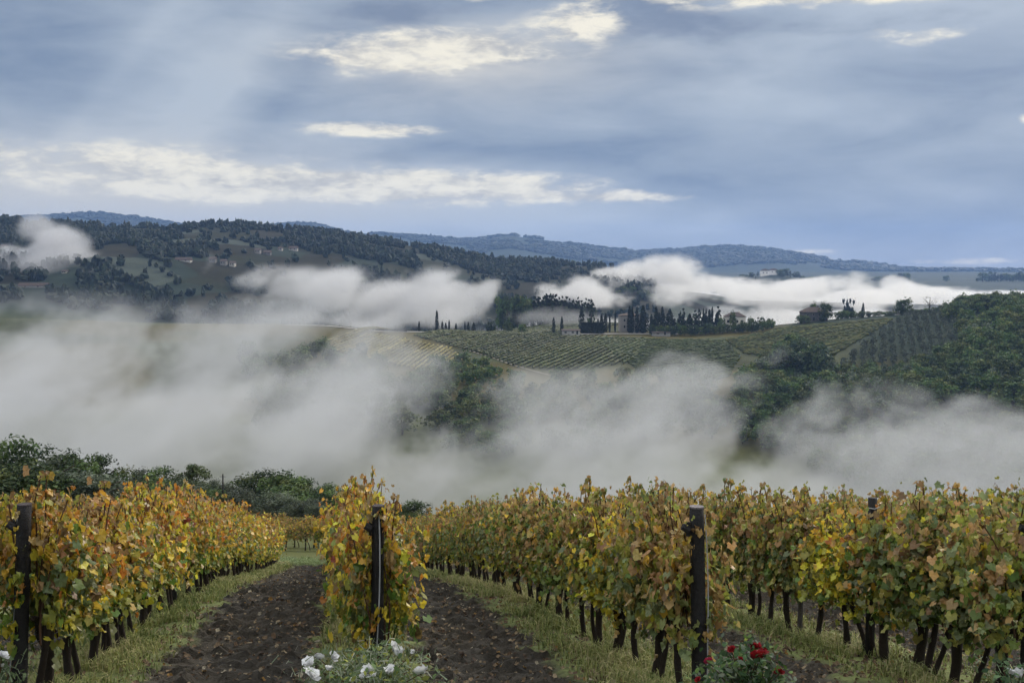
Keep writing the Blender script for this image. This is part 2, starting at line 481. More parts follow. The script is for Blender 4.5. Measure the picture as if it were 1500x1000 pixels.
def build_ground():
    u = np.concatenate([np.linspace(-1.5, -0.62, 60)[:-1], np.linspace(-0.62, 0.62, 420), np.linspace(0.62, 1.5, 60)[1:]])
    yy = np.concatenate([np.geomspace(4, 128, 150)[:-1], np.geomspace(128, 420, 90)[:-1], np.linspace(420, 830, 130)[:-1],
                         np.geomspace(830, 2800, 300)[:-1], np.geomspace(2800, 9008, 120)]) - 8
    X = u[None, :] * (yy[:, None] + 14); Y = np.broadcast_to(yy[:, None], X.shape)
    Z = H(X, Y)
    near = (1 - ss(46, 50, Y)) * ss(-22, -18, X) * (1 - ss(20, 24, X)) * ss(3, 6, Y)
    C = land(X, Y, Z)
    Z = Z - 0.25 * near
    nr, nc = X.shape
    i, j = np.meshgrid(np.arange(nr - 1), np.arange(nc - 1), indexing='ij')
    f = np.stack([i * nc + j, i * nc + j + 1, (i + 1) * nc + j + 1, (i + 1) * nc + j], -1).reshape(-1, 4)
    m, t, out = new_mat('hill_ground')
    b = t.n.new('ShaderNodeBsdfPrincipled'); b.inputs['Roughness'].default_value = 0.95; b.inputs['Specular IOR Level'].default_value = 0.1
    a = t.n.new('ShaderNodeVertexColor'); a.layer_name = 'tint'
    geo = t.n.new('ShaderNodeNewGeometry').outputs['Position']
    k = t.m('ADD', t.m('MULTIPLY', t.noise(geo, 0.35, 6, 0.65), 0.9), 0.55)
    k = t.m('MULTIPLY', k, t.m('ADD', t.m('MULTIPLY', t.noise(geo, 0.03, 4, 0.6), 0.8), 0.6))
    s = t.v('SCALE', a.outputs[0]); t.put(s.node.inputs['Scale'], k)
    t.put(b.inputs['Base Color'], s)
    t.l.new(b.outputs[0], out.inputs['Surface'])
    o = link('ground', mesh('ground', np.stack([X, Y, Z], -1), f, m, C.reshape(-1, 3), True))
    tag(o, 'rolling green valley ground with fields and wooded hills', 'ground', kind='structure')
build_ground()

# ------------------------------------------------------------------ the vineyard in front
EA = np.array([-0.1597, 0.98716]); EB = np.array([0.98716, 0.1597])     # along the rows, across the rows
YP = 8.45                                                            # line of the end posts
POSTX = {0: -6.42, 1: -3.80, 2: -1.08, 3: 1.50, 4: 4.10, 5: 6.70, 6: 9.30}
ORG = np.array([POSTX[2], YP])
ROWB = {i: float((np.array([x, YP]) - ORG) @ EB) for i, x in POSTX.items()}
ROWA = {i: float((np.array([x, YP]) - ORG) @ EA) for i, x in POSTX.items()}
RZ = math.atan2(EA[1], EA[0])
def row_xy(i, a): return np.array([POSTX[i], YP]) + EA * a
def strip(b):
    """1 on the grassy strips under the vines, 0 on the tilled lanes"""
    dmin = np.full(np.shape(b), 9.0)
    for i, rb in ROWB.items():
        wd = 0.67 if i != 2 else 0.46
        dmin = np.minimum(dmin, np.abs(b - rb) / wd)
    return 1 - ss(0.8, 1.15, dmin)
def soil_h(a, b):
    x = ORG[0] + EA[0] * a + EB[0] * b; y = ORG[1] + EA[1] * a + EB[1] * b
    st = strip(b + 0.75 * (fbm(a / 0.6, b / 0.6, 4, 2) - 0.5))
    clod = fbm(a / 0.17, b / 0.26, 4, 81, 0.62) - 0.5
    clod2 = np.clip(fbm(a / 0.09, b / 0.13, 2, 85) - 0.52, 0, 1)
    z = H(x, y) + (1 - st) * (0.19 * clod + 0.24 * clod2) + st * (0.05 + 0.06 * (fbm(a / 0.5, b / 0.5, 3, 83) - 0.5))
    return x, y, z, st
def soil_z(x, y):
    q = np.array([x, y]) - ORG
    return float(soil_h(np.array([q @ EA]), np.array([q @ EB]))[2][0])
def build_soil():
    a = np.concatenate([np.arange(-3.5, 14, 0.035), np.arange(14, 38.5, 0.1)]); b = np.arange(-11, 13.5, 0.045)
    A, B = np.meshgrid(a, b, indexing='ij')
    X, Y, Z, st = soil_h(A, B)
    e = np.maximum(ss(36.5, 38.3, A), np.maximum(ss(-9.5, -11, B), ss(12, 13.4, B)))
    Z = Z - 0.4 * e
    n = fbm(A / 0.35, B / 0.35, 4, 91)[..., None]; n2 = fbm(A / 2.0, B / 1.0, 3, 95)[..., None]
    s = np.array([1.0, 1.0, 1.0]) * (0.6 + 0.9 * n)
    s = s * (1 - 0.3 * n2) + np.array([0.45, 0.35, 0.22]) * n2
    g = np.array([3.0, 3.9, 1.6]) * (0.5 + 0.9 * n)
    C = s * (1 - st[..., None]) + g * st[..., None]
    hl = ss(34.0, 35.0, A + 1.2 * (n[..., 0] - 0.5))[..., None]
    C = C * (1 - hl) + np.array([3.0, 4.4, 1.9]) * hl
    rt = (ss(2.7, 3.6, B) * 0.6)[..., None]
    C = C * (1 - rt) + C * np.array([1.7, 1.65, 1.6]) * rt
    nr, nc = A.shape
    i, j = np.meshgrid(np.arange(nr - 1), np.arange(nc - 1), indexing='ij')
    f = np.stack([i * nc + j, (i + 1) * nc + j, (i + 1) * nc + j + 1, i * nc + j + 1], -1).reshape(-1, 4)
    o = link('vineyard_soil', mesh('vineyard_soil', np.stack([X, Y, Z], -1), f, M_SOIL, C.reshape(-1, 3), False))
    tag(o, 'dark tilled soil in lanes between the vine rows', 'soil', kind='structure')
build_soil()

# one vine leaf: five lobes, slightly cupped, tip along +x, lying in xy
_la = np.radians([180, 150, 118, 92, 70, 46, 22, 0, -22, -46, -70, -92, -118, -150])
_lr = np.array([0.14, 0.70, 0.74, 0.66, 0.86, 0.68, 0.80, 1.0, 0.80, 0.68, 0.86, 0.66, 0.74, 0.70]) * 0.62
LEAF_V = np.concatenate([[[0.0, 0, 0]], np.stack([np.cos(_la) * _lr, np.sin(_la) * _lr, -0.34 * _lr ** 2 + 0.09 * np.cos(3 * _la) + 0.34 * np.abs(np.sin(_la)) * _lr], -1)])
LEAF_F = np.array([[0, 1 + k, 1 + (k + 1) % 14] for k in range(14)])
PAL = {'green': (0.115, 0.18, 0.034), 'dull': (0.16, 0.20, 0.08), 'olive': (0.28, 0.285, 0.06), 'yellow': (0.58, 0.50, 0.05), 'gold': (0.55, 0.36, 0.048),
       'orange': (0.48, 0.21, 0.035), 'tan': (0.40, 0.275, 0.11), 'brown': (0.22, 0.135, 0.06), 'red': (0.21, 0.05, 0.035)}
def frames(nrm, droop):
    """rotation matrices whose z is nrm and whose x (leaf tip) follows droop"""
    z = nrm / (np.linalg.norm(nrm, axis=1)[:, None] + 1e-9)
    x = droop - (droop * z).sum(1)[:, None] * z
    x /= np.linalg.norm(x, axis=1)[:, None] + 1e-9
    return np.stack([x, np.cross(z, x), z], -1)
def leaves(pos, nrm, droop, size, cols, tv=LEAF_V, tf=LEAF_F, curl=None):
    M = frames(nrm, droop)
    n, k = len(pos), len(tv)
    t = np.broadcast_to(tv, (n, k, 3)).copy()
    if curl is not None: t[:, :, 2] *= curl[:, None]
    v = np.einsum('nij,nkj->nki', M, t) * size[:, None, None] + pos[:, None]
    f = (np.arange(n)[:, None, None] * k + tf[None]).reshape(-1, tf.shape[1])
    c = np.repeat(cols, k, 0)
    return v.reshape(-1, 3), f, c
def pick(weights, n, r):
    names = list(weights); p = np.array([weights[q] for q in names], float); p /= p.sum()
    base = np.array([PAL[q] for q in names])
    return base[r.choice(len(names), n, p=p)] * r.uniform(0.7, 1.3, (n, 1)) * r.uniform(0.9, 1.1, (n, 3))
LOOKS = {   # colours low in the canopy, colours high in it
    'yellow-green': (dict(green=5, dull=2.5, olive=4.5, yellow=2.5, gold=1), dict(yellow=2, gold=3.5, tan=3.5, brown=2.2, olive=2.5, orange=2.2)),
    'gold and rust': (dict(olive=4.5, yellow=2.5, gold=2, tan=2, green=2.5), dict(orange=3, brown=3, tan=4, gold=3, olive=1, red=.6)),
    'olive and tan': (dict(green=3, dull=4, olive=5, tan=3, yellow=.7), dict(tan=5, olive=4, gold=1.2, brown=1.5, dull=1)),
    'dull green': (dict(green=4, dull=6, olive=3, tan=1), dict(dull=2, olive=4, tan=3.5, brown=1, yellow=.8)),
    'bright yellow': (dict(yellow=4.5, gold=1.5, olive=5, green=2.5), dict(yellow=4, gold=3, olive=3, tan=1)),
    'tan-brown': (dict(tan=5, brown=1.5, olive=4, dull=3), dict(tan=5, brown=2, gold=1.5, olive=3)),
}
def foliage_mesh(look, seed, n=820):
    r = np.random.default_rng(seed)
    x = r.uniform(-0.5, 0.5, n)
    hh = r.beta(1.25, 1.15, n)
    top = 1.53 + 0.12 * np.sin(x * 5 + seed) + 0.1 * r.standard_normal(n)
    bot = 0.62 + 0.10 * np.sin(x * 7 + seed * 2) + 0.05 * r.standard_normal(n)
    z = bot + (top - bot) * hh
    side = np.where(r.random(n) < 0.5, -1.0, 1.0)
    wdt = 0.27 * np.sqrt(np.clip(np.sin(np.pi * (0.16 + 0.80 * hh)), 0.05, 1)) + 0.05 * np.sin(x * 9 + z * 6 + seed)
    y = side * wdt * r.uniform(0.35, 1.12, n)
    # leaves carried by the shoots that stand out of the hedge
    shoots = []
    for q in range(r.integers(6, 9)):
        x0, y0 = r.uniform(-.45, .45), r.uniform(-.1, .1)
        zt = r.uniform(1.5, 1.8) if q else r.uniform(1.6, 1.84)
        t_ = np.linspace(0, 1, 9)
        bend, by = r.uniform(-.22, .22), r.uniform(-.2, .2)
        shoots.append(np.stack([x0 + bend * t_ ** 2 + .02 * np.sin(9 * t_ + q), y0 + by * t_ ** 2 + .015 * np.cos(8 * t_ + q), .6 + (zt - .6) * t_], -1))
    sh = np.array(shoots)
    k = r.random(n) < 0.085
    si, ti = r.integers(0, len(sh), n), np.clip(r.integers(5, 9, n), 0, 8)
    on = sh[si, ti] + .02 * r.standard_normal((n, 3))
    x = np.where(k, on[:, 0], x); y = np.where(k, on[:, 1], y); z = np.where(k, on[:, 2], z)
    k2 = (r.random(n) < 0.03) & ~k
    z = np.where(k2, r.uniform(0.42, 0.8, n), z); y = np.where(k2, y * r.uniform(0.7, 1.5, n), y)
    k3 = (r.random(n) < 0.06) & ~k
    y = np.where(k3, side * r.uniform(0.3, 0.46, n), y)
    # gaps where the hedge is thin
    hole = np.sin(x * 11 + seed * 1.3) * np.sin(z * 7 + seed * 2.1) > 0.72
    y = np.where(hole & ~k, y * 0.3, y)
    h = (z - 0.5) / 1.1
    nrm = np.stack([0.55 * r.standard_normal(n), side * 1.0 + 0.45 * r.standard_normal(n), 0.35 + 0.5 * r.standard_normal(n)], -1)
    droop = np.stack([0.6 * r.standard_normal(n), 0.3 * side, -1.0 + 0.35 * r.standard_normal(n)], -1)
    size = r.uniform(0.033, 0.072, n) * np.where(h > 0.8, 0.8, 1.0)
    lo, hi = LOOKS[look]
    cl, ch = pick(lo, n, r), pick(hi, n, r)
    # leaves of one shoot colour together
    cell = (np.floor((x + 0.5) * 4).astype(int) * 7 + np.floor(z * 5).astype(int) * 13 + (side > 0) * 5 + seed) % 17
    cm = pick(lo, 17, r)[cell]
    q = np.clip(h * 1.25 - 0.1 + 0.28 * r.standard_normal(n), 0, 1)[:, None]
    c = np.where(q > 0.55, ch, np.where(r.random((n, 1)) < 0.45, cm, cl))
    v, f, cc = leaves(np.stack([x, y, z], -1), nrm, droop, size / 0.62, c, curl=r.uniform(-0.4, 2.3, n))
    g = Geo()
    for p in shoots:
        g.tube(p, np.linspace(.0085, .0052, 9), 5)
        if r.random() < .45:
            b_ = p[7]; g.tube(np.linspace(b_, b_ + np.array([r.uniform(-.15, .15), r.uniform(-.08, .08), r.uniform(.05, .15)]), 3), [.0045, .004, .0035], 4)
    return mesh('foliage', v, f, M_LEAF, cc), g.me('cane', M_CANE)
def trunk_mesh(seed):
    r = np.random.default_rng(seed)
    g = Geo()
    k = 8
    t = np.linspace(0, 1, k)
    lean = r.uniform(-0.08, 0.08, 2)
    pts = np.stack([lean[0] * t + 0.02 * np.sin(t * 5 + seed), lean[1] * t * 0.6 + 0.015 * np.cos(t * 6 + seed), -0.12 + 0.74 * t], -1)
    rad = np.interp(t, [0, 0.15, 0.6, 0.85, 1], [0.05, 0.038, 0.032, 0.045, 0.04]) * r.uniform(0.85, 1.2) * (1 + 0.12 * r.standard_normal(k))
    g.tube(pts, rad, 8, (1, 1, 1))
    for s in (-1, 1):
        if r.random() < 0.15: continue
        L = r.uniform(0.2, 0.4)
        tt = np.linspace(0, 1, 5)
        p = pts[-1] + np.stack([s * L * tt, 0.02 * np.sin(tt * 4 + seed), -0.04 + 0.16 * np.sqrt(tt)], -1)
        g.tube(p, np.linspace(0.03, 0.016, 5), 6, (1.1, 1, 1))
    if seed % 4:
        dx2 = r.choice([-1, 1]) * r.uniform(.22, .38)
        p2 = np.stack([dx2 * (1 - .5 * t ** 2) + .02 * np.sin(t * 6 + seed), .04 * np.cos(t * 4 + seed), -.12 + .80 * t], -1)
        g.tube(p2, np.interp(t, [0, .15, .7, 1], [.038, .028, .024, .03]) * r.uniform(.8, 1.15), 7, (1, 1, 1))
    return g.me('trunk', M_BARK, True)
VF = {lk: [foliage_mesh(lk, 100 + 7 * i + j, (1300, 1120, 1380, 900)[j]) for j in range(4)] for i, lk in enumerate(LOOKS)}
VT = [trunk_mesh(200 + i) for i in range(8)]
ORD = ['first', 'second', 'third', 'fourth', 'fifth', 'sixth', 'seventh', 'eighth', 'ninth', 'tenth', 'eleventh', 'twelfth',
       'thirteenth', 'fourteenth', 'fifteenth', 'sixteenth']
def vine(x, y, rz, look, label, group, s=1.0, sunk=0.0, drop=0.0, thin=1.0, low=1.0):
    z = soil_z(x, y) if y < 48 else h1(x, y)
    o = empty('grape_vine', (x, y, z - sunk), rz + random.choice([0, math.pi]), s)
    o.scale = (s, s * thin * random.uniform(0.85, 1.15), s * low * random.uniform(0.90, 1.07))
    tag(o, label, 'grapevine', group)
    link('trunk', random.choice(VT), o)
    fm, cm = random.choice(VF[look])
    link('foliage', fm, o, (0, 0, -drop)); link('cane', cm, o, (0, 0, -drop))
    return o
ROWNAME = {0: 'the row beyond the left row', 1: 'the leaning dark post at left', 2: 'the dark post above the white roses',
           3: 'the dark post by the red roses', 4: 'the broad dark post at the right edge', 5: 'the right edge row', 6: 'the second hidden row'}
MIX = {0: ['yellow-green', 'bright yellow', 'gold and rust'], 1: ['yellow-green', 'yellow-green', 'gold and rust', 'gold and rust', 'bright yellow'],
       2: ['yellow-green', 'gold and rust', 'bright yellow'], 3: ['olive and tan', 'olive and tan', 'olive and tan', 'gold and rust', 'tan-brown', 'dull green', 'yellow-green'],
       4: ['dull green', 'olive and tan', 'dull green', 'yellow-green', 'tan-brown'], 5: ['dull green', 'olive and tan'], 6: ['olive and tan', 'dull green']}
FIXED = {(1, 0): 'yellow-green', (1, 1): 'yellow-green', (2, 0): 'yellow-green', (2, 1): 'bright yellow', (3, 0): 'tan-brown', (3, 1): 'olive and tan',
         (3, 2): 'dull green', (3, 3): 'bright yellow', (3, 4): 'olive and tan', (4, 0): 'dull green', (4, 1): 'dull green', (4, 2): 'dull green', (4, 3): 'yellow-green', (4, 4): 'bright yellow', (4, 5): 'olive and tan'}
SPAN = {0: (8, 34), 1: (0.35, 34), 2: (0.42, 34), 3: (0.42, 34), 4: (0.35, 34), 5: (3.5, 17), 6: (8, 19)}
for i in POSTX:
    a, k = SPAN[i][0], 0
    while a < SPAN[i][1]:
        look = FIXED.get((i, k), random.choice(MIX[i]))
        x, y = row_xy(i, a)
        x += random.uniform(-0.05, 0.05)
        far = a > 8
        if i in (1, 2, 3, 4) and k < 11:
            lab = f'{look} vine, {ORD[k]} in line behind {ROWNAME[i]}'
        elif i in (1, 2, 3, 4):
            lab = f'small far vine deep in the row from {ROWNAME[i]}'
        elif i == 0:
            lab = 'yellow autumn vine in the row seen over the left row'
        elif i == 5:
            lab = 'shaded vine in the row glimpsed under the right-hand canopy'
        else:
            lab = 'distant vine glimpsed through gaps at the far right'
        vine(x, y, RZ, look, lab, 'vines in the front rows', random.uniform(0.95, 1.06), drop=.06 if i < 3 else 0.0,
             thin=.78 if (i == 2 and k < 4) else 1.0, low=(.88 if i == 4 else .94) if (i > 2 and a < 4) else 1.0)
        a += random.uniform(0.62, 0.86) if not far else random.uniform(0.72, 0.9)
        k += 1
# the block across the end of the lane
pb = hit(440, 806, 40, 75)
for r_, (yy0, nm) in enumerate(((pb.y, 'front'), (pb.y + 2.6, 'back'))):
    for k in range(13):
        xx = -15.5 + k * 0.95 + random.uniform(-0.1, 0.1)
        vine(xx, yy0 + random.uniform(-0.1, 0.1), 0.05, random.choice(['olive and tan', 'yellow-green', 'tan-brown']),
             f'small vine in the {nm} row running crosswise at the end of the lane', 'vines across the end of the lane', 0.98)

# end posts, each with its bracket and stay wire
def end_post(i, h, r_, leanx, label, kind):
    x, y = row_xy(i, 0)
    if i == 1: x -= .13
    z = soil_z(x, y)
    o = empty('end_post', (x, y, z)); tag(o, label, 'post', 'end posts of the vine rows')
    t = np.linspace(0, 1, 12)
    p = np.stack([leanx * t, 0.02 * t, -0.25 + (h + 0.25) * t], -1)
    g = Geo(); g.tube(p, r_ * np.interp(t, [0, 0.3, 1], [1.12, 1.02, 0.92]) * (1 + 0.02 * rng.standard_normal(12)), 12)
    link('shaft', g.me('shaft', M_POST, True), o)
    g = Geo()
    tp = np.array([leanx, 0.02, h])
    g.tube(np.array([tp + [0, 0, 0.0005], tp + [0, 0, 0.012]]), r_ * 0.93, 12, (9, 8.5, 8.5) if kind == 3 else (3, 2.6, 2.6))
    link('sawn_top', g.me('sawn_top', M_POST), o)
    g = Geo()
    bz = h - 0.17
    g.tube(np.array([[leanx - r_ * 1.9, -0.02, bz + 0.03], [leanx - r_, -0.02, bz]]), [0.028, 0.034], 7)
    g.tube(np.array([[leanx * 0.95 - r_ * 1.06, 0.0, bz - 0.05], [leanx - r_ * 1.06, 0.0, bz + 0.06]]), 0.022, 6)
    link('bracket', g.me('bracket', M_POST), o)
    g = Geo()
    s = -1 if kind == 1 else 1
    q = np.linspace(0, 1, 14)
    sw = 0.012 * np.sin(q * 5)
    px_ = leanx * (1 - q) + (0.25 if kind == 2 else 0.95 if kind == 3 else 0.6) * r_ * s + sw
    g.tube(np.stack([px_, -(1.09 if kind == 2 else 0.6) * r_ - 0.004 + 0.02 * (1 - q), h * 0.96 * (1 - q) + 0.02], -1), 0.0055 if kind == 2 else 0.0045, 5)
    link('stay_wire', g.me('stay_wire', M_METAL), o)
    return o
end_post(1, 1.60, 0.060, 0.10, 'dark round end post leaning right at the head of the left vine row', 1)
end_post(2, 1.58, 0.052, 0.03, 'slim dark end post with a pale cable, rising behind the white roses', 2)
end_post(3, 1.60, 0.062, -0.05, 'thick dark end post with a pale sawn top, beside the red roses', 3)
end_post(4, 1.6, 0.075, 0.02, 'broad dark end post half hidden by leaves at the right edge', 1)
# slim stakes inside the rows
def stake(i, a, h, r_, tone, label, side=0.0):
    x, y = row_xy(i, a); x += side
    o = empty('stake', (x, y, soil_z(x, y))); tag(o, label, 'stake', 'stakes inside the vine rows')
    g = Geo(); g.tube(np.array([[0, 0, -0.2], [0.005, 0, h * 0.5], [0.0, 0.01, h]]), [r_, r_ * 0.97, r_ * 0.94], 8, tone)
    link('shaft', g.me('shaft', M_POST, True), o)
    g = Geo(); g.tube(np.array([[-r_ * 1.3, -r_, h - .09], [0, -r_ * 1.25, h - .1], [r_ * 1.3, -r_, h - .08]]), 0.006, 5)
    link('wire_clip', g.me('wire_clip', M_METAL), o)
stake(4, 2.6, 1.66, 0.05, (1, 1, 1), 'dark round stake poking above the right-hand vines', 0.0)
stake(4, 4.3, 1.3, 0.033, (7.5, 7.2, 7.6), 'weathered grey stake standing among the thin trunks right of the red roses')
stake(1, 7.5, 1.5, 0.04, (2, 2, 2.2), 'dark stake half way along the left vine row')
stake(3, 7.0, 1.55, 0.04, (1.5, 1.5, 1.6), 'dark stake half way along the row behind the red roses')
for i, nm in ((1, 'left row'), (3, 'row behind the red roses'), (4, 'right-hand row')):
    g = Geo()
    pts = []
    for a in np.linspace(0, 20, 41):
        x, y = row_xy(i, a); pts.append([x, y - 0.0, h1(x, y) + 0.56 - 0.02 * math.sin(a * 1.57) ** 2])
    g.tube(np.array(pts), 0.0022, 4)
    tag(link('trellis_wire', g.me('trellis_wire', M_METAL)), f'thin trellis wire stretched under the canopy of the {nm}', 'wire')

# grass under the vines, dry leaves on the soil
def grass_blades():
    r = np.random.default_rng(11)
    n = 210000
    a = -2.6 + 38 * r.random(n) ** 1.55
    rows = np.array([ROWB[i] for i in (1, 2, 3, 4, 5)])
    ri = r.choice(5, n, p=[.24, .2, .27, .2, .09])
    b = rows[ri] + 0.29 * r.standard_normal(n)
    keep = (fbm(a / 0.6, b / 0.4, 3, 111) > 0.40) & (strip(b) > 0.2)
    a, b = a[keep], b[keep]; m_ = len(a)
    # headland at the end of the lanes
    nh = 22000
    a = np.concatenate([a, r.uniform(33.5, 40, nh)]); b = np.concatenate([b, r.uniform(-4, 4, nh)])
    n = len(a)
    x, y, z, st = soil_h(a, b)
    L = (0.045 + 0.13 * r.random(n) ** 1.6) * (0.7 + 0.7 * fbm(a / 0.5, b / 0.5, 2, 115)); L[m_:] *= 0.9
    wd = r.uniform(0.0035, 0.007, n) * (1 + a.clip(0) * 0.05)
    th = r.uniform(0, 2 * np.pi, n); lean = r.uniform(0.2, 1.2, n)
    dx_, dy_ = np.cos(th), np.sin(th)
    base = np.stack([x, y, z - 0.01], -1)
    sd = np.stack([-dy_, dx_, np.zeros(n)], -1) * wd[:, None]
    mid = base + np.stack([dx_ * lean * L * 0.3, dy_ * lean * L * 0.3, L * 0.62], -1)
    tip = base + np.stack([dx_ * lean * L, dy_ * lean * L, L * (1.05 - 0.35 * lean)], -1)
    v = np.stack([base - sd, base + sd, mid + sd * 0.8, mid - sd * 0.8, tip], 1).reshape(-1, 3)
    o_ = np.arange(n)[:, None] * 5
    pal = np.array([[0.115, 0.155, 0.045], [0.20, 0.225, 0.075], [0.27, 0.285, 0.10], [0.35, 0.32, 0.16], [0.07, 0.11, 0.03]])
    pn = fbm(a / 1.5, b / 0.6, 3, 117)
    idx = np.clip((pn * 4.2 - 0.15 + 1.2 * r.standard_normal(n)).astype(int), 0, 3)
    c = pal[idx] * r.uniform(0.75, 1.25, (n, 1)); c[m_:] = np.array([0.17, 0.22, 0.09]) * r.uniform(0.7, 1.3, (n - m_, 1))
    me = mesh('grass', v, [o_ + np.array([[0, 1, 2, 3]]), o_ + np.array([[3, 2, 4]])], M_GRASS, np.repeat(c, 5, 0))
    tag(link('grass', me), 'pale green and straw-coloured grass growing in strips under the vines', 'grass', kind='stuff')
grass_blades()
def litter():
    r = np.random.default_rng(12)
    n = 120000
    a = -2.8 + 36 * r.random(n) ** 1.5; b = r.uniform(-9, 12, n)
    near_row = np.min(np.abs(b[:, None] - np.array(list(ROWB.values()))[None]), 1)
    dens = np.where(b > 2.9, 0.95, 0.42) + 0.25 * np.exp(-(near_row / 0.8) ** 2)
    k = r.random(n) < dens; a, b = a[k], b[k]; n = len(a)
    x, y, z, _ = soil_h(a, b)
    tv = np.array([[-.5, -.35, .16], [0, -.45, 0], [.55, -.1, .2], [.5, .35, .06], [-.05, .5, .18], [-.55, .3, 0], [0, 0, -.05]])
    tf = np.array([[6, i_, (i_ + 1) % 6] for i_ in range(6)])
    nrm = np.stack([.5 * r.standard_normal(n), .5 * r.standard_normal(n) - .2, np.ones(n)], -1)
    dr = np.stack([r.standard_normal(n), r.standard_normal(n), 0 * a], -1)
    size = 0.018 + 0.05 * r.random(n) ** 2.2 * np.where(b > 2.9, 0.85, 0.9)
    pal = np.array([[.16, .115, .07], [.24, .19, .12], [.10, .065, .04], [.30, .27, .2], [.22, .13, .04], [.07, .05, .038]])
    c = pal[r.choice(6, n, p=[.28, .2, .24, .08, .06, .14])] * r.uniform(.7, 1.2, (n, 1))
    v, f, cc = leaves(np.stack([x, y, z + 0.012], -1), nrm, dr, size, c, tv, tf, r.uniform(.3, 2, n))
    tag(link('fallen_leaves', mesh('fallen_leaves', v, f, M_LITTER, cc)), 'curled brown fallen leaves scattered over the tilled soil', 'fallen leaves', kind='stuff')
litter()

# ------------------------------------------------------------------ roses at the foot of the posts
def bloom_mesh(seed, col, tall=1.0, rings=4):
    r = np.random.default_rng(seed)
    V = []; Fc = []; C = []; n0 = 0
    for ring, (cnt, tilt, rad, sz0) in enumerate(((3, 80, .006, .034), (5, 70, .012, .044), (6, 56, .018, .050), (6, 34, .022, .050))[:rings]):
        for k in range(cnt):
            a = 2 * math.pi * (k + 0.5 * (ring % 2) + r.uniform(-.15, .15)) / cnt
            el_ = R(tilt + r.uniform(-26, 14)); sz = sz0 * r.uniform(.75, 1.2)
            us = np.linspace(0, 1, 4); vs = np.linspace(-1, 1, 5)
            g = []
            for u in us:
                for q in vs:
                    wd = sz * 0.62 * math.sin(math.pi * (0.22 + 0.50 * u)) * q * 1.25
                    out = rad * (0.4 + 0.6 * u) + sz * u * math.cos(el_) - 0.006 * u * u * abs(q) + (0.008 * max(0, u - .7) * 3)
                    up_ = sz * u * math.sin(el_) * tall + 0.012 * q * q * u + 0.004 * r.standard_normal() * u
                    g.append([math.cos(a) * out - math.sin(a) * wd, math.sin(a) * out + math.cos(a) * wd, up_])
            V += g
            for i_ in range(3):
                for j_ in range(4):
                    q0 = n0 + i_ * 5 + j_
                    Fc.append([q0, q0 + 1, q0 + 6, q0 + 5])
            C += [np.array(col) * r.uniform(.8, 1.1)] * 20
            n0 += 20
    return mesh('flower', np.array(V), np.array(Fc), M_PETAL, np.array(C), True)
WHITE = [bloom_mesh(i, (.80, .81, .82), (1.1, .9, 1.25, 1.0)[i], (4, 4, 3, 2)[i]) for i in range(4)]
RED = [bloom_mesh(10 + i, (.25, .009, .014), .9, (4, 3, 4)[i]) for i in range(3)]
PINK = [bloom_mesh(20, (.45, .03, .09), 0.8)]
QV = np.array([[-.5, 0, 0], [-.15, -.28, .05], [.3, -.2, .03], [.55, 0, -.05], [.3, .2, .03], [-.15, .28, .05]])
QF = np.array([[0, 1, 5], [1, 2, 5], [2, 4, 5], [2, 3, 4]])
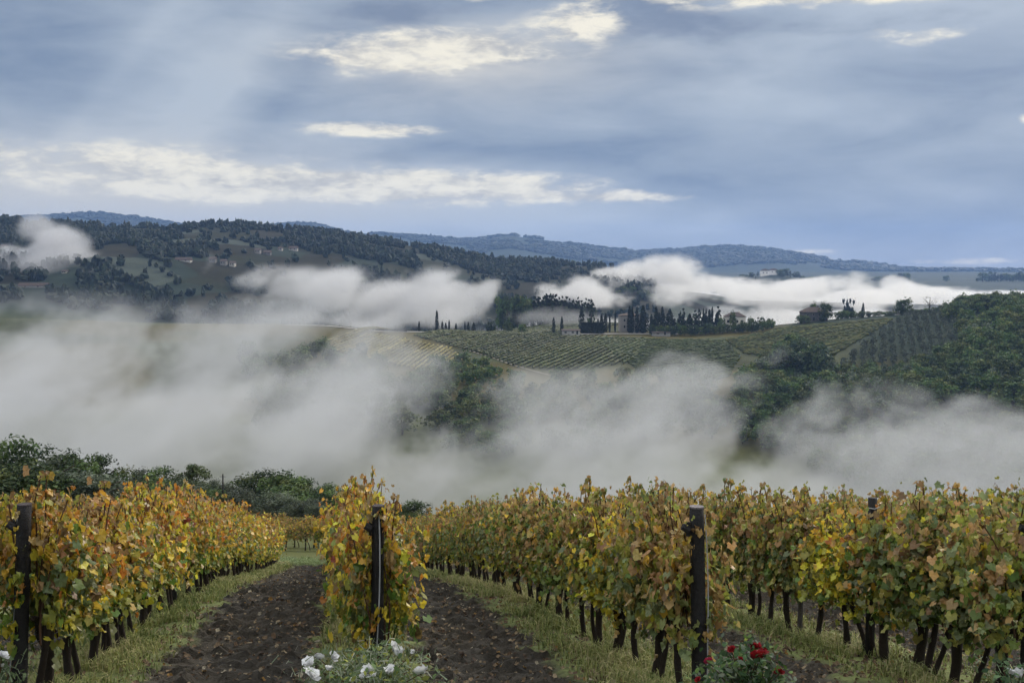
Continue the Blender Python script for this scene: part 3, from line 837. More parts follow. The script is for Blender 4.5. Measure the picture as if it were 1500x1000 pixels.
def rose_bush(x, y, rx, ry, hgt, flowers, label, fol, nleaf=900, leafsize=(.02, .045), stems=22, fine=0):
    z = soil_z(x, y)
    o = empty('rose_bush', (x, y, z)); tag(o, label, 'rose bush', 'rose bushes at the row ends')
    r = np.random.default_rng(int(abs(x) * 1000) + 5)
    g = Geo(); tips = []
    for k in range(stems):
        t = np.linspace(0, 1, 6)
        ex, ey = r.uniform(-1, 1) * rx, r.uniform(-1, 1) * ry
        ez = hgt * (1.05 - 0.5 * (ex / rx) ** 2) * r.uniform(.65, 1.05)
        p = np.stack([ex * (.35 * t + .65 * t ** 2), ey * (.35 * t + .65 * t ** 2), -0.05 + ez * t], -1)
        g.tube(p, np.linspace(.006, .003, 6), 4, (.9, 1.3, .8)); tips.append(p)
    for fx, fy, fz, ms in flowers:
        t = np.linspace(0, 1, 6)
        p = np.stack([fx * (.3 * t + .7 * t * t), fy * (.3 * t + .7 * t * t), -0.05 + (fz + 0.05) * t], -1)
        g.tube(p, np.linspace(.006, .0035, 6), 4, (.9, 1.3, .8)); tips.append(p)
    link('stem', g.me('stem', M_CANE), o)
    tips = np.array(tips)
    pos = tips[r.integers(0, len(tips), nleaf), r.integers(1, 6, nleaf)] + r.standard_normal((nleaf, 3)) * [.06, .06, .045]
    pos[:, 2] = np.maximum(pos[:, 2], 0.02)
    c = np.array(fol)[r.integers(0, len(fol), nleaf)] * r.uniform(.6, 1.3, (nleaf, 1))
    v, f, cc = leaves(pos, r.standard_normal((nleaf, 3)) * [.6, .6, .4] + [0, -.2, .8], r.standard_normal((nleaf, 3)), r.uniform(*leafsize, nleaf) * 1.4, c, QV, QF)
    if fine:
        # feathery grey-green sprays and tiny pale florets
        q = tips[r.integers(0, len(tips), fine), r.integers(2, 6, fine)] + r.standard_normal((fine, 3)) * [.09, .08, .05]
        q[:, 2] = np.maximum(q[:, 2], 0.02)
        tv = np.array([[-.5, -.06, 0], [.5, -.03, .12], [.5, .03, .12], [-.5, .06, 0]])
        c2 = np.array([[.20, .25, .16], [.28, .33, .24], [.14, .2, .09], [.5, .52, .42]])[r.choice(4, fine, p=[.4, .25, .25, .1])] * r.uniform(.7, 1.2, (fine, 1))
        v2, f2, cc2 = leaves(q, r.standard_normal((fine, 3)), r.standard_normal((fine, 3)) + [0, 0, .9], r.uniform(.03, .09, fine), c2, tv, np.array([[0, 1, 2, 3]]))
        me = mesh('foliage', np.concatenate([v, v2]), [f, f2 + len(v)], M_TREE, np.concatenate([cc, cc2]))
    else:
        me = mesh('foliage', v, f, M_TREE, cc)
    link('foliage', me, o)
    for k, (fx, fy, fz, ms) in enumerate(flowers):
        b = link('flower', random.choice(ms), o, (fx, fy, fz))
        b.rotation_euler = (r.uniform(-.1, 1.0), r.uniform(-.6, .6), r.uniform(0, 6)); s = r.uniform(.65, 1.25) * (0.66 if ms is WHITE else .60)
        b.scale = (s, s, s)
    return o
def at_depth(px, py, y):
    q = P(px, py, y); return q.x, q.y, q.z
def flower_list(items, cx, cyy, y):
    zb = soil_z(cx, cyy); out = []
    for px, py, dy_, ms in items:
        q = P(px, py, y + dy_ - .24); out.append((q.x - cx, q.y - cyy, q.z - zb, ms))
    return out
WX, WY = P(540, 985, 7.9).x, 7.9
rose_bush(WX, WY, .46, .28, .50, flower_list([(452, 972, 0, WHITE), (467, 964, .1, WHITE), (488, 961, .15, WHITE), (456, 988, -.15, WHITE), (482, 981, -.1, WHITE),
          (528, 992, -.2, WHITE), (540, 984, -.15, WHITE), (576, 950, .1, WHITE), (585, 958, .05, WHITE), (605, 955, .1, WHITE), (572, 984, -.1, WHITE), (617, 986, -.1, WHITE), (519, 998, -.2, WHITE), (548, 990, -.25, WHITE)], WX, WY, 7.9),
          'white-flowered rose bush with feathery grey-green leaves at the foot of the slim post', [(.09, .15, .05), (.13, .19, .08), (.22, .25, .05)], 1900, fine=5200, stems=46)
RX_, RY_ = P(1090, 985, 7.75).x, 7.75
rose_bush(RX_, RY_, .36, .26, .48, flower_list([(1072, 952, 0, RED), (1101, 946, .1, RED), (1108, 949, .1, RED), (1116, 957, 0, RED), (1110, 962, -.05, RED), (1119, 953, .1, RED),
          (1085, 967, -.05, RED), (1039, 969, 0, PINK), (1143, 985, 0, RED), (1140, 982, .1, RED), (1023, 996, 0, RED)], RX_, RY_, 7.75),
          'red rose bush with dark glossy leaves at the foot of the thick post', [(.04, .09, .03), (.06, .12, .045), (.10, .17, .04), (.10, .13, .09)], 2600, (.025, .05))
x_, y_, z_ = at_depth(1486, 990, 8.0)
rose_bush(x_, y_, .16, .15, .46, flower_list([(1480, 986, 0, WHITE), (1494, 990, .1, WHITE)], x_, y_, 8.0),
          'small rose bush with a lone white bloom in the bottom right corner', [(.05, .10, .04), (.08, .13, .06)], 380, fine=200, stems=8)
x_, y_, z_ = at_depth(-6, 985, 8.3)
rose_bush(x_, y_, .14, .15, .5, flower_list([(3, 960, 0, WHITE), (2, 976, .1, WHITE)], x_, y_, 8.3),
          'pale rose sprig at the left edge beside the leaning post', [(.09, .13, .06)], 250, fine=150, stems=6)

# ------------------------------------------------------------------ trees
CARD_V = np.array([[-.5, -.18, 0], [0, -.34, .10], [.55, 0, -.04], [0, .34, .10]])
CARD_F = np.array([[0, 1, 2, 3]])
def crown_mesh(seed, h, wdt, nclump, per, leaf, pal, z0=0.25, shape='round', clump=0.26):
    """foliage in clumps spread through the crown's volume"""
    r = np.random.default_rng(seed)
    cs = []
    while len(cs) < nclump:
        q = r.uniform(-1, 1, 3)
        d_ = np.linalg.norm(q)
        if d_ > 1 or d_ < 0.45: continue
        if shape == 'round' and q[2] < -0.9: continue
        cs.append(q)
    cs = np.array(cs)
    lump = 1 + 0.28 * np.sin(3 * np.arctan2(cs[:, 1], cs[:, 0]) + seed) + 0.15 * np.sin(5 * cs[:, 2] + seed)
    cz = (cs[:, 2] * 0.5 + 0.5)
    cen = np.stack([cs[:, 0] * lump * wdt / 2, cs[:, 1] * lump * wdt / 2, h * (z0 + (1 - z0) * cz)], -1)
    if shape == 'bush':
        k = np.where(cs[:, 2] < 0, 1 / np.sqrt(1.08 - cs[:, 2] ** 2), 1.0) * .92
        cen[:, 0] *= k; cen[:, 1] *= k
    if shape == 'cone':
        taper = np.clip(1.08 - cz, 0.03, 1)
        cen[:, 0] *= taper * 1.3; cen[:, 1] *= taper * 1.3
    rad = clump * min(wdt, h) * r.uniform(.6, 1.15, nclump)
    if shape == 'cone': rad *= np.clip(1.15 - cz, .25, 1)
    n = nclump * per
    ci = np.repeat(np.arange(nclump), per)
    dv = r.standard_normal((n, 3)); dv /= np.linalg.norm(dv, axis=1)[:, None]
    dist = r.random(n) ** 0.45
    pos = cen[ci] + dv * (rad[ci] * dist)[:, None] * [1, 1, .8]
    pos[:, 2] = np.clip(pos[:, 2], 0.03 * h, None)
    ctint = np.array(pal)[r.integers(0, len(pal), nclump)] * r.uniform(.7, 1.25, (nclump, 1))
    c = ctint[ci] * r.uniform(.75, 1.25, (n, 1))
    nrm = dv + 0.6 * r.standard_normal((n, 3)) + [0, 0, .4]
    v, f, cc = leaves(pos, nrm, r.standard_normal((n, 3)), leaf * r.uniform(.7, 1.4, n), c, CARD_V, CARD_F, r.uniform(.2, 2, n))
    return mesh('crown', v, f, M_TREE, cc)
def spindle_mesh(seed, h, wdt, n, leaf, pal):
    """a narrow cypress: upright sprays on a spindle"""
    r = np.random.default_rng(seed)
    t = r.random(n) ** 1.15
    prof_ = np.interp(t, [0, .06, .25, .5, .8, .94, 1], [.45, .8, 1, .92, .55, .22, .04])
    a = r.uniform(0, 2 * np.pi, n)
    rr = wdt / 2 * prof_ * r.uniform(.55, 1.08, n) * (1 + .14 * np.sin(4 * a + 9 * t + seed))
    pos = np.stack([np.cos(a) * rr, np.sin(a) * rr, h * (0.04 + .96 * t)], -1)
    nrm = np.stack([np.cos(a), np.sin(a), .25 + 0 * a], -1) + .4 * r.standard_normal((n, 3))
    dr = np.stack([.25 * np.cos(a), .25 * np.sin(a), 1 + 0 * a], -1) + .2 * r.standard_normal((n, 3))
    c = np.array(pal)[r.integers(0, len(pal), n)] * r.uniform(.7, 1.3, (n, 1))
    v, f, cc = leaves(pos, nrm, dr, leaf * r.uniform(.7, 1.3, n), c, CARD_V, CARD_F)
    return mesh('crown', v, f, M_TREE, cc)
def limb_mesh(seed, h, spread, r0, n=5, low=.3):
    r = np.random.default_rng(seed); g = Geo()
    t = np.linspace(0, 1, 6)
    g.tube(np.stack([.03 * h * np.sin(3 * t + seed), .03 * h * np.cos(2 * t), -.06 * h + h * .75 * t], -1), r0 * np.linspace(1.25, .35, 6), 7)
    for k in range(n):
        a = 2 * math.pi * k / n + r.uniform(-.4, .4); z0 = h * r.uniform(low, low + .25)
        g.tube(np.stack([spread * .42 * np.cos(a) * t, spread * .42 * np.sin(a) * t, z0 + h * .42 * t ** .8], -1), r0 * np.linspace(.55, .15, 6), 5)
    return g.me('trunk', M_TRUNK, True)
GREENS = [(.070, .120, .036), (.095, .145, .044), (.056, .095, .033), (.125, .15, .048)]
DARKS = [(.038, .060, .028), (.050, .074, .030), (.032, .050, .026)]
WOODS = [(.016, .028, .018), (.022, .035, .019), (.013, .023, .016), (.030, .038, .021)]  # darkened greens: cloud shade over the big hill is put into the colour
CYP = [(.014, .022, .014), (.020, .028, .016), (.010, .017, .012)]
SILVER = [(.11, .13, .092), (.14, .16, .12), (.085, .105, .072)]
AUT = [(.10, .085, .028), (.075, .085, .028), (.12, .09, .03)]
DULLS = [(.085, .105, .068), (.105, .125, .088), (.065, .085, .055)]
NEAR = {'dense': [(crown_mesh(401 + i, 4.5, 4.2, 60, 95, .21, GREENS + DARKS[:2], .03, 'bush', .23), limb_mesh(401 + i, 4.5, 4, .16, 6, .15)) for i in range(3)],
        'olive': [(crown_mesh(411 + i, 3.6, 4.0, 55, 95, .17, DULLS, .03, 'bush', .23), limb_mesh(411 + i, 3.6, 4, .16, 6, .2)) for i in range(3)],
        'light': [(crown_mesh(421 + i, 4.6, 2.6, 40, 80, .17, [(.075, .10, .035), (.09, .115, .05), (.06, .085, .035)], .2, clump=.22), limb_mesh(421 + i, 4.6, 2.4, .11, 5, .25)) for i in range(2)]}
LEAFY = [(.072, .110, .036), (.092, .125, .042), (.058, .090, .034), (.11, .13, .046)]
FARB = [(crown_mesh(431 + i, 9.0, 8.0, 34, 22, .95, (LEAFY, GREENS, DARKS, LEAFY + AUT[1:2], LEAFY, SILVER + GREENS)[i], .14, clump=.22), limb_mesh(431 + i, 9, 8, .28, 5, .2)) for i in range(6)]
FARO = [(crown_mesh(441 + i, 3.9, 4.6, 20, 18, .62, SILVER + [(.06, .075, .06)], .2, clump=.24), limb_mesh(441 + i, 3.9, 4.2, .16, 4, .2)) for i in range(3)]
FARC = [(spindle_mesh(451 + i, 15.0, (2.5, 3.0, 2.1)[i], 520, .85, CYP), limb_mesh(451 + i, 7, .8, .2, 3, .3)) for i in range(3)]
FARS = [(crown_mesh(461 + i, 14.0, 6.0, 46, 14, .9, CYP + DARKS, .05, 'cone', .2), limb_mesh(461 + i, 14, 3, .22, 5, .2)) for i in range(3)]
BARE = (limb_mesh(471, 9, 9, .2, 9, .25), crown_mesh(472, 9, 8, 12, 8, .5, AUT, .3, clump=.15))
def top_of(me):
    return max(v.co.z for v in me.vertices)
_tops = {}
def height_of(proto):
    k = proto[0].name
    if k not in _tops:
        zz = np.empty(len(proto[0].vertices) * 3, np.float32); proto[0].vertices.foreach_get('co', zz)
        _tops[k] = float(np.percentile(zz.reshape(-1, 3)[:, 2], 99.5))
    return _tops[k]
def tree(name, proto, loc, label, cat, group, s=1.0, sx=1.0, sink=0.0):
    o = empty(name, (loc[0], loc[1], loc[2] - sink), random.uniform(0, 6.28))
    o.scale = (s * sx, s * sx, s)
    tag(o, label, cat, group)
    link('crown', proto[0], o); link('trunk', proto[1], o)
    return o
# shrubs and olives below the vineyard, pixel places of foot and top
EDGE = [('dense', 18, 722, 645, 70, 1.15, 'tall dark green tree at the left edge below the vineyard'),
        ('olive', 62, 722, 668, 76, 1.1, 'grey-green olive tree right of the tall tree at the left edge'),
        ('dense', 100, 724, 664, 78, 1.05, 'rounded dark shrub tree left of the gap in the treeline'),
        ('dense', 142, 726, 668, 80, 1.0, 'broad green shrub tree ending the left clump of trees'),
        ('olive', -25, 726, 650, 72, 1.2, 'silvery olive tree cut by the left edge of the picture'),
        ('olive', 205, 742, 692, 84, 1.0, 'low grey olive bush right of the left clump'),
        ('dense', 240, 742, 686, 84, 1.0, 'low dark green bush beside the pale slender tree'),
        ('light', 285, 744, 680, 84, 1.0, 'pale slender tree standing left of the wooden pole'),
        ('olive', 318, 748, 706, 86, .9, 'small dull bush at the foot of the wooden pole'),
        ('olive', 360, 760, 722, 86, 1.1, 'grey olive tree at front right of the wooden pole'),
        ('dense', 383, 752, 690, 92, 1.05, 'leafy dark green tree, left and highest of the middle clump'),
        ('dense', 418, 752, 692, 90, 1.1, 'full dark green tree in the heart of the middle clump'),
        ('dense', 446, 756, 702, 90, .9, 'dark green tree on the right flank of the middle clump'),
        ('olive', 405, 764, 722, 82, 1.2, 'pale grey olive tree in front of the middle clump'),
        ('olive', 452, 768, 730, 80, 1.0, 'round grey-green olive bush above the end of the lane'),
        ('dense', 487, 766, 710, 86, .9, 'dark bush half hidden behind the middle vine row'),
        ('olive', 470, 768, 736, 78, .8, 'low olive bush peeping over the crosswise vine row'),
        ('dense', 530, 768, 722, 84, 1.1, 'dark bush straight behind the slim end post'),
        ('dense', 604, 772, 734, 80, .9, 'small dark green bush right of the middle vine row'),
        ('olive', 575, 772, 738, 82, 1.0, 'greyish bush left of the small dark bush by the middle row')]
EDGE += [('olive', 172, 736, 705, 82, 1.3, 'low grey bush filling the gap right of the left clump'), ('dense', 225, 742, 703, 80, 1.3, 'low green bush in front of the gap left of the pale slender tree'),
         ('olive', 262, 744, 706, 80, 1.2, 'low grey bush directly before the pale slender tree'), ('dense', 300, 746, 712, 82, 1.2, 'small round green bush left of the wooden pole'),
         ('olive', 342, 752, 716, 84, 1.2, 'low pale bush right beside the wooden pole'), ('dense', 30, 726, 680, 66, 1.3, 'low bush skirting the tall tree at the left edge'),
         ('olive', 122, 728, 690, 72, 1.3, 'grey bush skirting the rounded shrub tree'), ('dense', 425, 764, 712, 86, 1.3, 'low green bush at the heart of the middle clump')]
for k, (kd, px, py, top, Y, sx, lab) in enumerate(EDGE):
    q = P(px, py, Y); z = h1(q.x, Y)
    hgt = P(px, top, Y).z - z
    pr = NEAR[kd][k % len(NEAR[kd])]
    base = height_of(pr)
    tree({'dense': 'shrub_tree', 'olive': 'olive_tree', 'light': 'slender_tree'}[kd], pr, (q.x, Y, z), lab, 'tree', 'trees along the foot of the vineyard', hgt / base, sx * min(1.5, max(.75, 4.6 / hgt)))
for px, top, lab in ((1388, 728, 'left dark conifer tip poking above the right-hand vines'), (1401, 719, 'tallest dark conifer tip poking above the right-hand vines'), (1414, 727, 'right dark conifer tip poking above the right-hand vines')):
    q = P(px, 760, 58); z = h1(q.x, 58); hgt = P(px, top, 58).z - z
    tree('conifer', FARS[px % 3], (q.x, 58, z), lab, 'conifer', 'conifers below the right-hand vines', hgt / 14.0 * 1.05, .75)
# wooden pole with a wire
q = P(327, 745, 82); z = h1(q.x, 82); top = P(327, 694, 82).z
o = empty('utility_pole', (q.x, 82, z)); tag(o, 'slim wooden pole standing among the bushes below the left vine row', 'pole')
g = Geo(); g.tube(np.array([[0, 0, -.3], [0, 0, (top - z) / 2], [0.02, 0, top - z]]), [.06, .055, .05], 8); link('shaft', g.me('shaft', M_POST, True), o)
g = Geo(); g.tube(np.array([[-.22, 0, top - z - .2], [.22, 0, top - z - .2]]), .018, 5); link('crossbar', g.me('crossbar', M_POST), o)

# the road along the middle ridge
def ribbon(name, pts, wd, lift, mat, label, kind='structure'):
    pts = np.array(pts, float)
    s = np.concatenate([[0], np.cumsum(np.linalg.norm(np.diff(pts, axis=0), axis=1))])
    u = np.arange(0, s[-1], 3.0)
    x = np.interp(u, s, pts[:, 0]); y = np.interp(u, s, pts[:, 1])
    tx, ty = np.gradient(x), np.gradient(y); L = np.hypot(tx, ty) + 1e-9
    nx, ny = -ty / L * wd / 2, tx / L * wd / 2
    rows = []
    for k in (-1, 0, 1):
        X, Y = x + nx * k, y + ny * k
        rows.append(np.stack([X, Y, np.maximum(H(X, Y), H(x, y)) + lift], -1))
    v = np.stack(rows, 1); n = len(x)
    i, j = np.meshgrid(np.arange(n - 1), np.arange(2), indexing='ij')
    f = np.stack([i * 3 + j, i * 3 + j + 1, (i + 1) * 3 + j + 1, (i + 1) * 3 + j], -1).reshape(-1, 4)
    return tag(link(name, mesh(name, v.reshape(-1, 3), f, mat, None, True)), label, kind=kind)
rp = []
for px in range(430, 1010, 15):
    q = P(px, 489, Y1); xx = q.x
    rp.append((xx, Y1 + 22 * math.sin(xx / 120) - 6))
ribbon('road', rp, 5.0, .35, M_STONE, 'pale country road along the ridge of cypresses')

a_, b_, c_ = hit(688, 514, 430, 700), hit(745, 533, 430, 700), hit(812, 552, 430, 700)
if a_ and b_ and c_:
    ribbon('track', [(q_.x, q_.y) for q_ in (a_, b_, c_)], 1.7, .25, M_TRACK, 'thin pale track slanting down through the green vineyard')
# cypresses and other trees of the ridge: centre, foot, top in pixels, distance behind the crest
def crest_y(x): return Y1 + 22 * math.sin(x / 120.0)
def ridge_tree(px, py, top, kind, dy_=0.0, wpx=None, label=None, group=None):
    x = P(px, py, Y1).x; y = crest_y(x) + dy_; x = P(px, py, y).x
    z = h1(x, y); hgt = P(px, top, y).z - z
    protos, bh, bw, nm, cat = {'c': (FARC, 15.0, 2.6, 'cypress', 'cypress'), 's': (FARS, 14.0, 6.0, 'spruce', 'conifer'), 'b': (FARB[:3], 9.0, 8.8, 'broadleaf_tree', 'tree'),
                               'n': ([BARE], 9.0, 8, 'bare_tree', 'tree')}[kind]
    pr = random.choice(protos)
    hgt = max(hgt, 2.0); s = hgt / height_of(pr); sx = 1.0
    if wpx: sx = (wpx / F * y) / (bw * s)
    return tree(nm, pr, (x, y, z), label, cat, group, s, sx, .2)
G1 = 'cypresses and trees along the ridge road'
ridge_tree(640, 484, 454, 'c', 4, 6, 'tall lone cypress left of the misty ridge trees', G1)
for px, top, wp in ((614, 470, 4), (648, 470, 4), (653, 472, 4), (658, 468, 4), (668, 473, 4), (681, 470, 3), (686, 471, 4), (694, 472, 6)):
    ridge_tree(px, 486, top, 'c', 10, wp, 'faint slim cypress in mist beside the tall lone cypress', 'misty cypresses beside the tall lone one')
ridge_tree(719, 486, 471, 'b', 6, 17, 'round misty tree, left of three along the ridge road', G1)
ridge_tree(745, 486, 469, 'b', 6, 15, 'round misty tree, darkest and middle of three along the ridge road', G1)
ridge_tree(765, 486, 474, 'b', 6, 13, 'low round misty tree, right of three along the ridge road', G1)
ridge_tree(811, 489, 464, 'c', -2, 5, 'left cypress of the dark pair standing apart on the ridge road', G1)
ridge_tree(823, 489, 463, 'c', -2, 6, 'right cypress of the dark pair standing apart on the ridge road', G1)
ridge_tree(852, 487, 449, 'c', 6, 9, 'tall dark cypress rising behind the clipped ridge hedge', G1)
ridge_tree(866, 487, 449, 's', 30, 12, 'pale misty spruce behind the clipped ridge hedge', G1)
for px, top, wp in ((881, 459, 6), (887, 458, 6), (893, 460, 4), (876, 466, 5), (901, 454, 3)):
    ridge_tree(px, 487, top, 'c', 8, wp, 'slim cypress between the clipped hedge and the misty pale house', 'cypresses left of the misty pale house')
for px, top, wp, lab in ((922, 448, 6, 'first dark cypress right of the misty pale house'), (926, 449, 5, 'cypress hard against the right of the first dark cypress'), (933, 450, 4, 'needle-thin cypress right of the misty pale house'),
                         (942, 447, 9, 'broadest dark cypress of the ridge grove'), (954, 460, 5, 'short cypress in the gap right of the broadest cypress'), (961, 449, 6, 'tapering cypress in the middle of the ridge grove'),
                         (970, 449, 6, 'pointed cypress with a twin gap on its right in the ridge grove'), (981, 452, 8, 'ragged-topped cypress before the wide dip in the ridge grove')):
    ridge_tree(px, 486, top, 'c', 2, wp * 1.5, lab, 'tall cypresses of the ridge grove')
for px, top, wp, kd in ((995, 459, 10, 's'), (1001, 451, 8, 's'), (1010, 459, 7, 'c'), (1018, 454, 12, 's'), (1024, 452, 8, 's'), (1030, 451, 3, 'c'), (1034, 451, 3, 'c'), (1039, 453, 6, 'c'), (1043, 449, 4, 'c'), (1052, 448, 9, 's'), (988, 466, 8, 's')):
    ridge_tree(px, 487, top, kd, 0, wp * 1.4, 'dark conifer crowded left of the white house on the ridge', 'conifers left of the white house')
for k in range(24):
    px = 934 + k * 5.2 + random.uniform(-2, 2)
    ridge_tree(px, 487, random.uniform(455, 470), random.choice('ccsb'), random.uniform(4, 12), random.uniform(6, 11), 'smaller dark tree filling the ridge grove between the tall cypresses', 'filling trees of the ridge grove')
for px in (1172, 1182, 1204):
    ridge_tree(px, 472, 461, 'b', -7, 13, 'low dark bush at the foot of the villa wall', 'bushes at the foot of the villa')
ridge_tree(1056, 486, 463, 'b', -3, 14, 'dark bush at the left corner of the white house', G1)
ridge_tree(1074, 484, 455, 'b', -6, 13, 'dark tree standing in front of the white house', G1)
for px, top, wp in ((1101, 464, 14), (1114, 464, 14), (1128, 466, 12), (1090, 470, 14)):
    ridge_tree(px, 482, top, 'b', -2, wp, 'round dark bush on the ridge between the white house and villa', 'bushes between white house and villa')
for k in range(26):
    px = 955 + k * 7 + random.uniform(-2, 2)
    ridge_tree(px, 492, 475 - 5 * (k > 20) + random.uniform(-3, 3), 'b', -14 + random.uniform(-4, 4), 12, 'low dark hedge tree below the ridge grove and white house', 'dark belt of trees under the ridge grove')
ridge_tree(1190, 470, 442, 'b', 12, 12, 'oval tree right behind the villa', G1)
ridge_tree(1211, 470, 442, 'b', -4, 22, 'big round dark tree at the right side of the villa', G1)
ridge_tree(1264, 466, 443, 'c', 0, 4.5, 'lone small cypress on the bare crest right of the villa', G1)
ridge_tree(1322, 462, 436, 'b', 0, 27, 'wide-crowned dark tree on the crest above the olive grove', G1)
ridge_tree(1361, 460, 434, 'n', 4, 22, 'sparse pale autumn tree with bare branches on the crest', G1)
ridge_tree(1378, 460, 446, 'b', 0, 9, 'small bush tree right of the sparse pale tree', G1)
ridge_tree(1391, 460, 444, 'n', 2, 12, 'small bare tree with thin twigs on the crest', G1)
for k in range(22):
    px = 1226 + k * 7.6 + random.uniform(-2, 2)
    ridge_tree(px, 468, 455 - (k > 12) * 4 + random.uniform(-2, 2), 'b', random.uniform(-3, 3), 12, 'low dark bush of the hedge along the crest right of the villa', 'crest hedge right of the villa')
for k in range(9):
    px = 1408 + k * 9
    ridge_tree(px, 462, 450 - k * 1.6 + random.uniform(-2, 2), 'b', random.uniform(-8, 4), 14, 'dark tree on the crest leading up to the right-hand wood', 'crest trees before the wood')
# clipped hedge beside the road
def hedge(px0, px1, top, dy_, label, thick=2.5):
    xs = [P(px, 488, Y1).x for px in (px0, px1)]
    y = crest_y(sum(xs) / 2) + dy_
    x = np.arange(xs[0], xs[1], .5); n = len(x)
    zt = P(px0, top, y).z
    r = np.random.default_rng(int(px0)); m_ = 2600
    xx = r.uniform(xs[0], xs[1], m_); q = r.integers(0, 2, m_)
    yy = np.where(q, y - thick / 2 + .25 * r.standard_normal(m_), r.uniform(y - thick / 2, y + thick / 2, m_))
    zg = H(xx, yy)
    zz = np.where(q, zg + (zt - zg) * r.random(m_), zt + .2 * r.standard_normal(m_))
    c = np.array(CYP)[r.integers(0, 3, m_)] * r.uniform(.8, 1.3, (m_, 1))
    v, f, cc = leaves(np.stack([xx, yy, zz], -1), np.where(q[:, None], np.array([0, -1., .2]), np.array([0, 0, 1.])) + .5 * r.standard_normal((m_, 3)), r.standard_normal((m_, 3)), r.uniform(.7, 1.2, m_), c, CARD_V, CARD_F)
    o = empty('hedge', ((xs[0] + xs[1]) / 2, y, float(H(np.array([(xs[0] + xs[1]) / 2]), np.array([y]))[0]))); tag(o, label, 'hedge')
    v = v - np.array(o.location)
    link('foliage', mesh('foliage', v, f, M_TREE, cc), o)
    g = Geo()
    for a in np.linspace(xs[0] + .5, xs[1] - .5, 9):
        z_ = h1(a, y); g.tube(np.array([[a, y, z_ - .3], [a + .1, y, z_ + 1.5]]) - np.array(o.location), .12, 5)
    link('stem', g.me('stem', M_TRUNK), o)
hedge(852, 886, 473, -3, 'dark clipped block hedge beside the ridge road')
hedge(470, 600, 483, 0, 'long low dark hedge along the left end of the ridge road')

# trees that stand in the mist behind the ridge
for k in range(30):
    px = 735 + k * 4.7 + random.uniform(-1.5, 1.5)
    Y = 790 + random.uniform(-14, 14)
    x = P(px, 450, Y).x; z = h1(x, Y)
    top = np.interp(px, [735, 760, 775, 800, 830, 860, 880], [438, 433, 436, 431, 434, 440, 444]) + random.uniform(-3, 4)
    hgt = max(8, P(px, top, Y).z - z)
    dark = px < 772
    pr = random.choice(FARB[1:3]) if dark else random.choice(FARS)
    tree('broadleaf_tree' if dark else 'spruce', pr, (x, Y, z), 'dark rounded tree in the mist behind the ridge road' if dark else 'pale misty spruce in the line behind the ridge road',
         'tree' if dark else 'conifer', 'misty trees behind the ridge', hgt / height_of(pr), .8 if not dark else .5)
# skyline cypresses of the second hill
def sky_tree(px, hpx, kind, label, group, Y=Y2, dy_=0):
    x = P(px, 380, Y).x; y = Y + 90 * math.sin(x / 260.0 + 1) + dy_; x = P(px, 380, y).x
    z = h1(x, y); hgt = hpx * y / F
    protos, bh, nm, cat = {'c': (FARC, 15.0, 'cypress', 'cypress'), 's': (FARS, 14.0, 'spruce', 'conifer'), 'b': (FARB[:3], 9.0, 'broadleaf_tree', 'tree')}[kind]
    tree(nm, random.choice(protos), (x, y, z), label, cat, group, hgt / bh, 1.15 if kind == 'c' else 1.0, .5)
sky_tree(587, 12, 'c', 'left of two cypresses on the skyline above the mist', 'skyline trees')
sky_tree(602, 9, 'c', 'right of two cypresses on the skyline above the mist', 'skyline trees')
sky_tree(378, 5, 'c', 'tiny cypress on the top of the big left hill', 'skyline trees')
sky_tree(318, 5, 'b', 'small tree on the top of the big left hill', 'skyline trees')
sky_tree(8, 9, 'b', 'bushy tree on the skyline at the left edge', 'skyline trees')
for k in range(42):
    px = 655 + k * 5.8 + random.uniform(-2.5, 2.5)
    sky_tree(px, random.uniform(5, 11), random.choice('csscb'), 'dark conifer in the line along the low second hill', 'conifer line along the second hill', dy_=random.uniform(-15, 15))

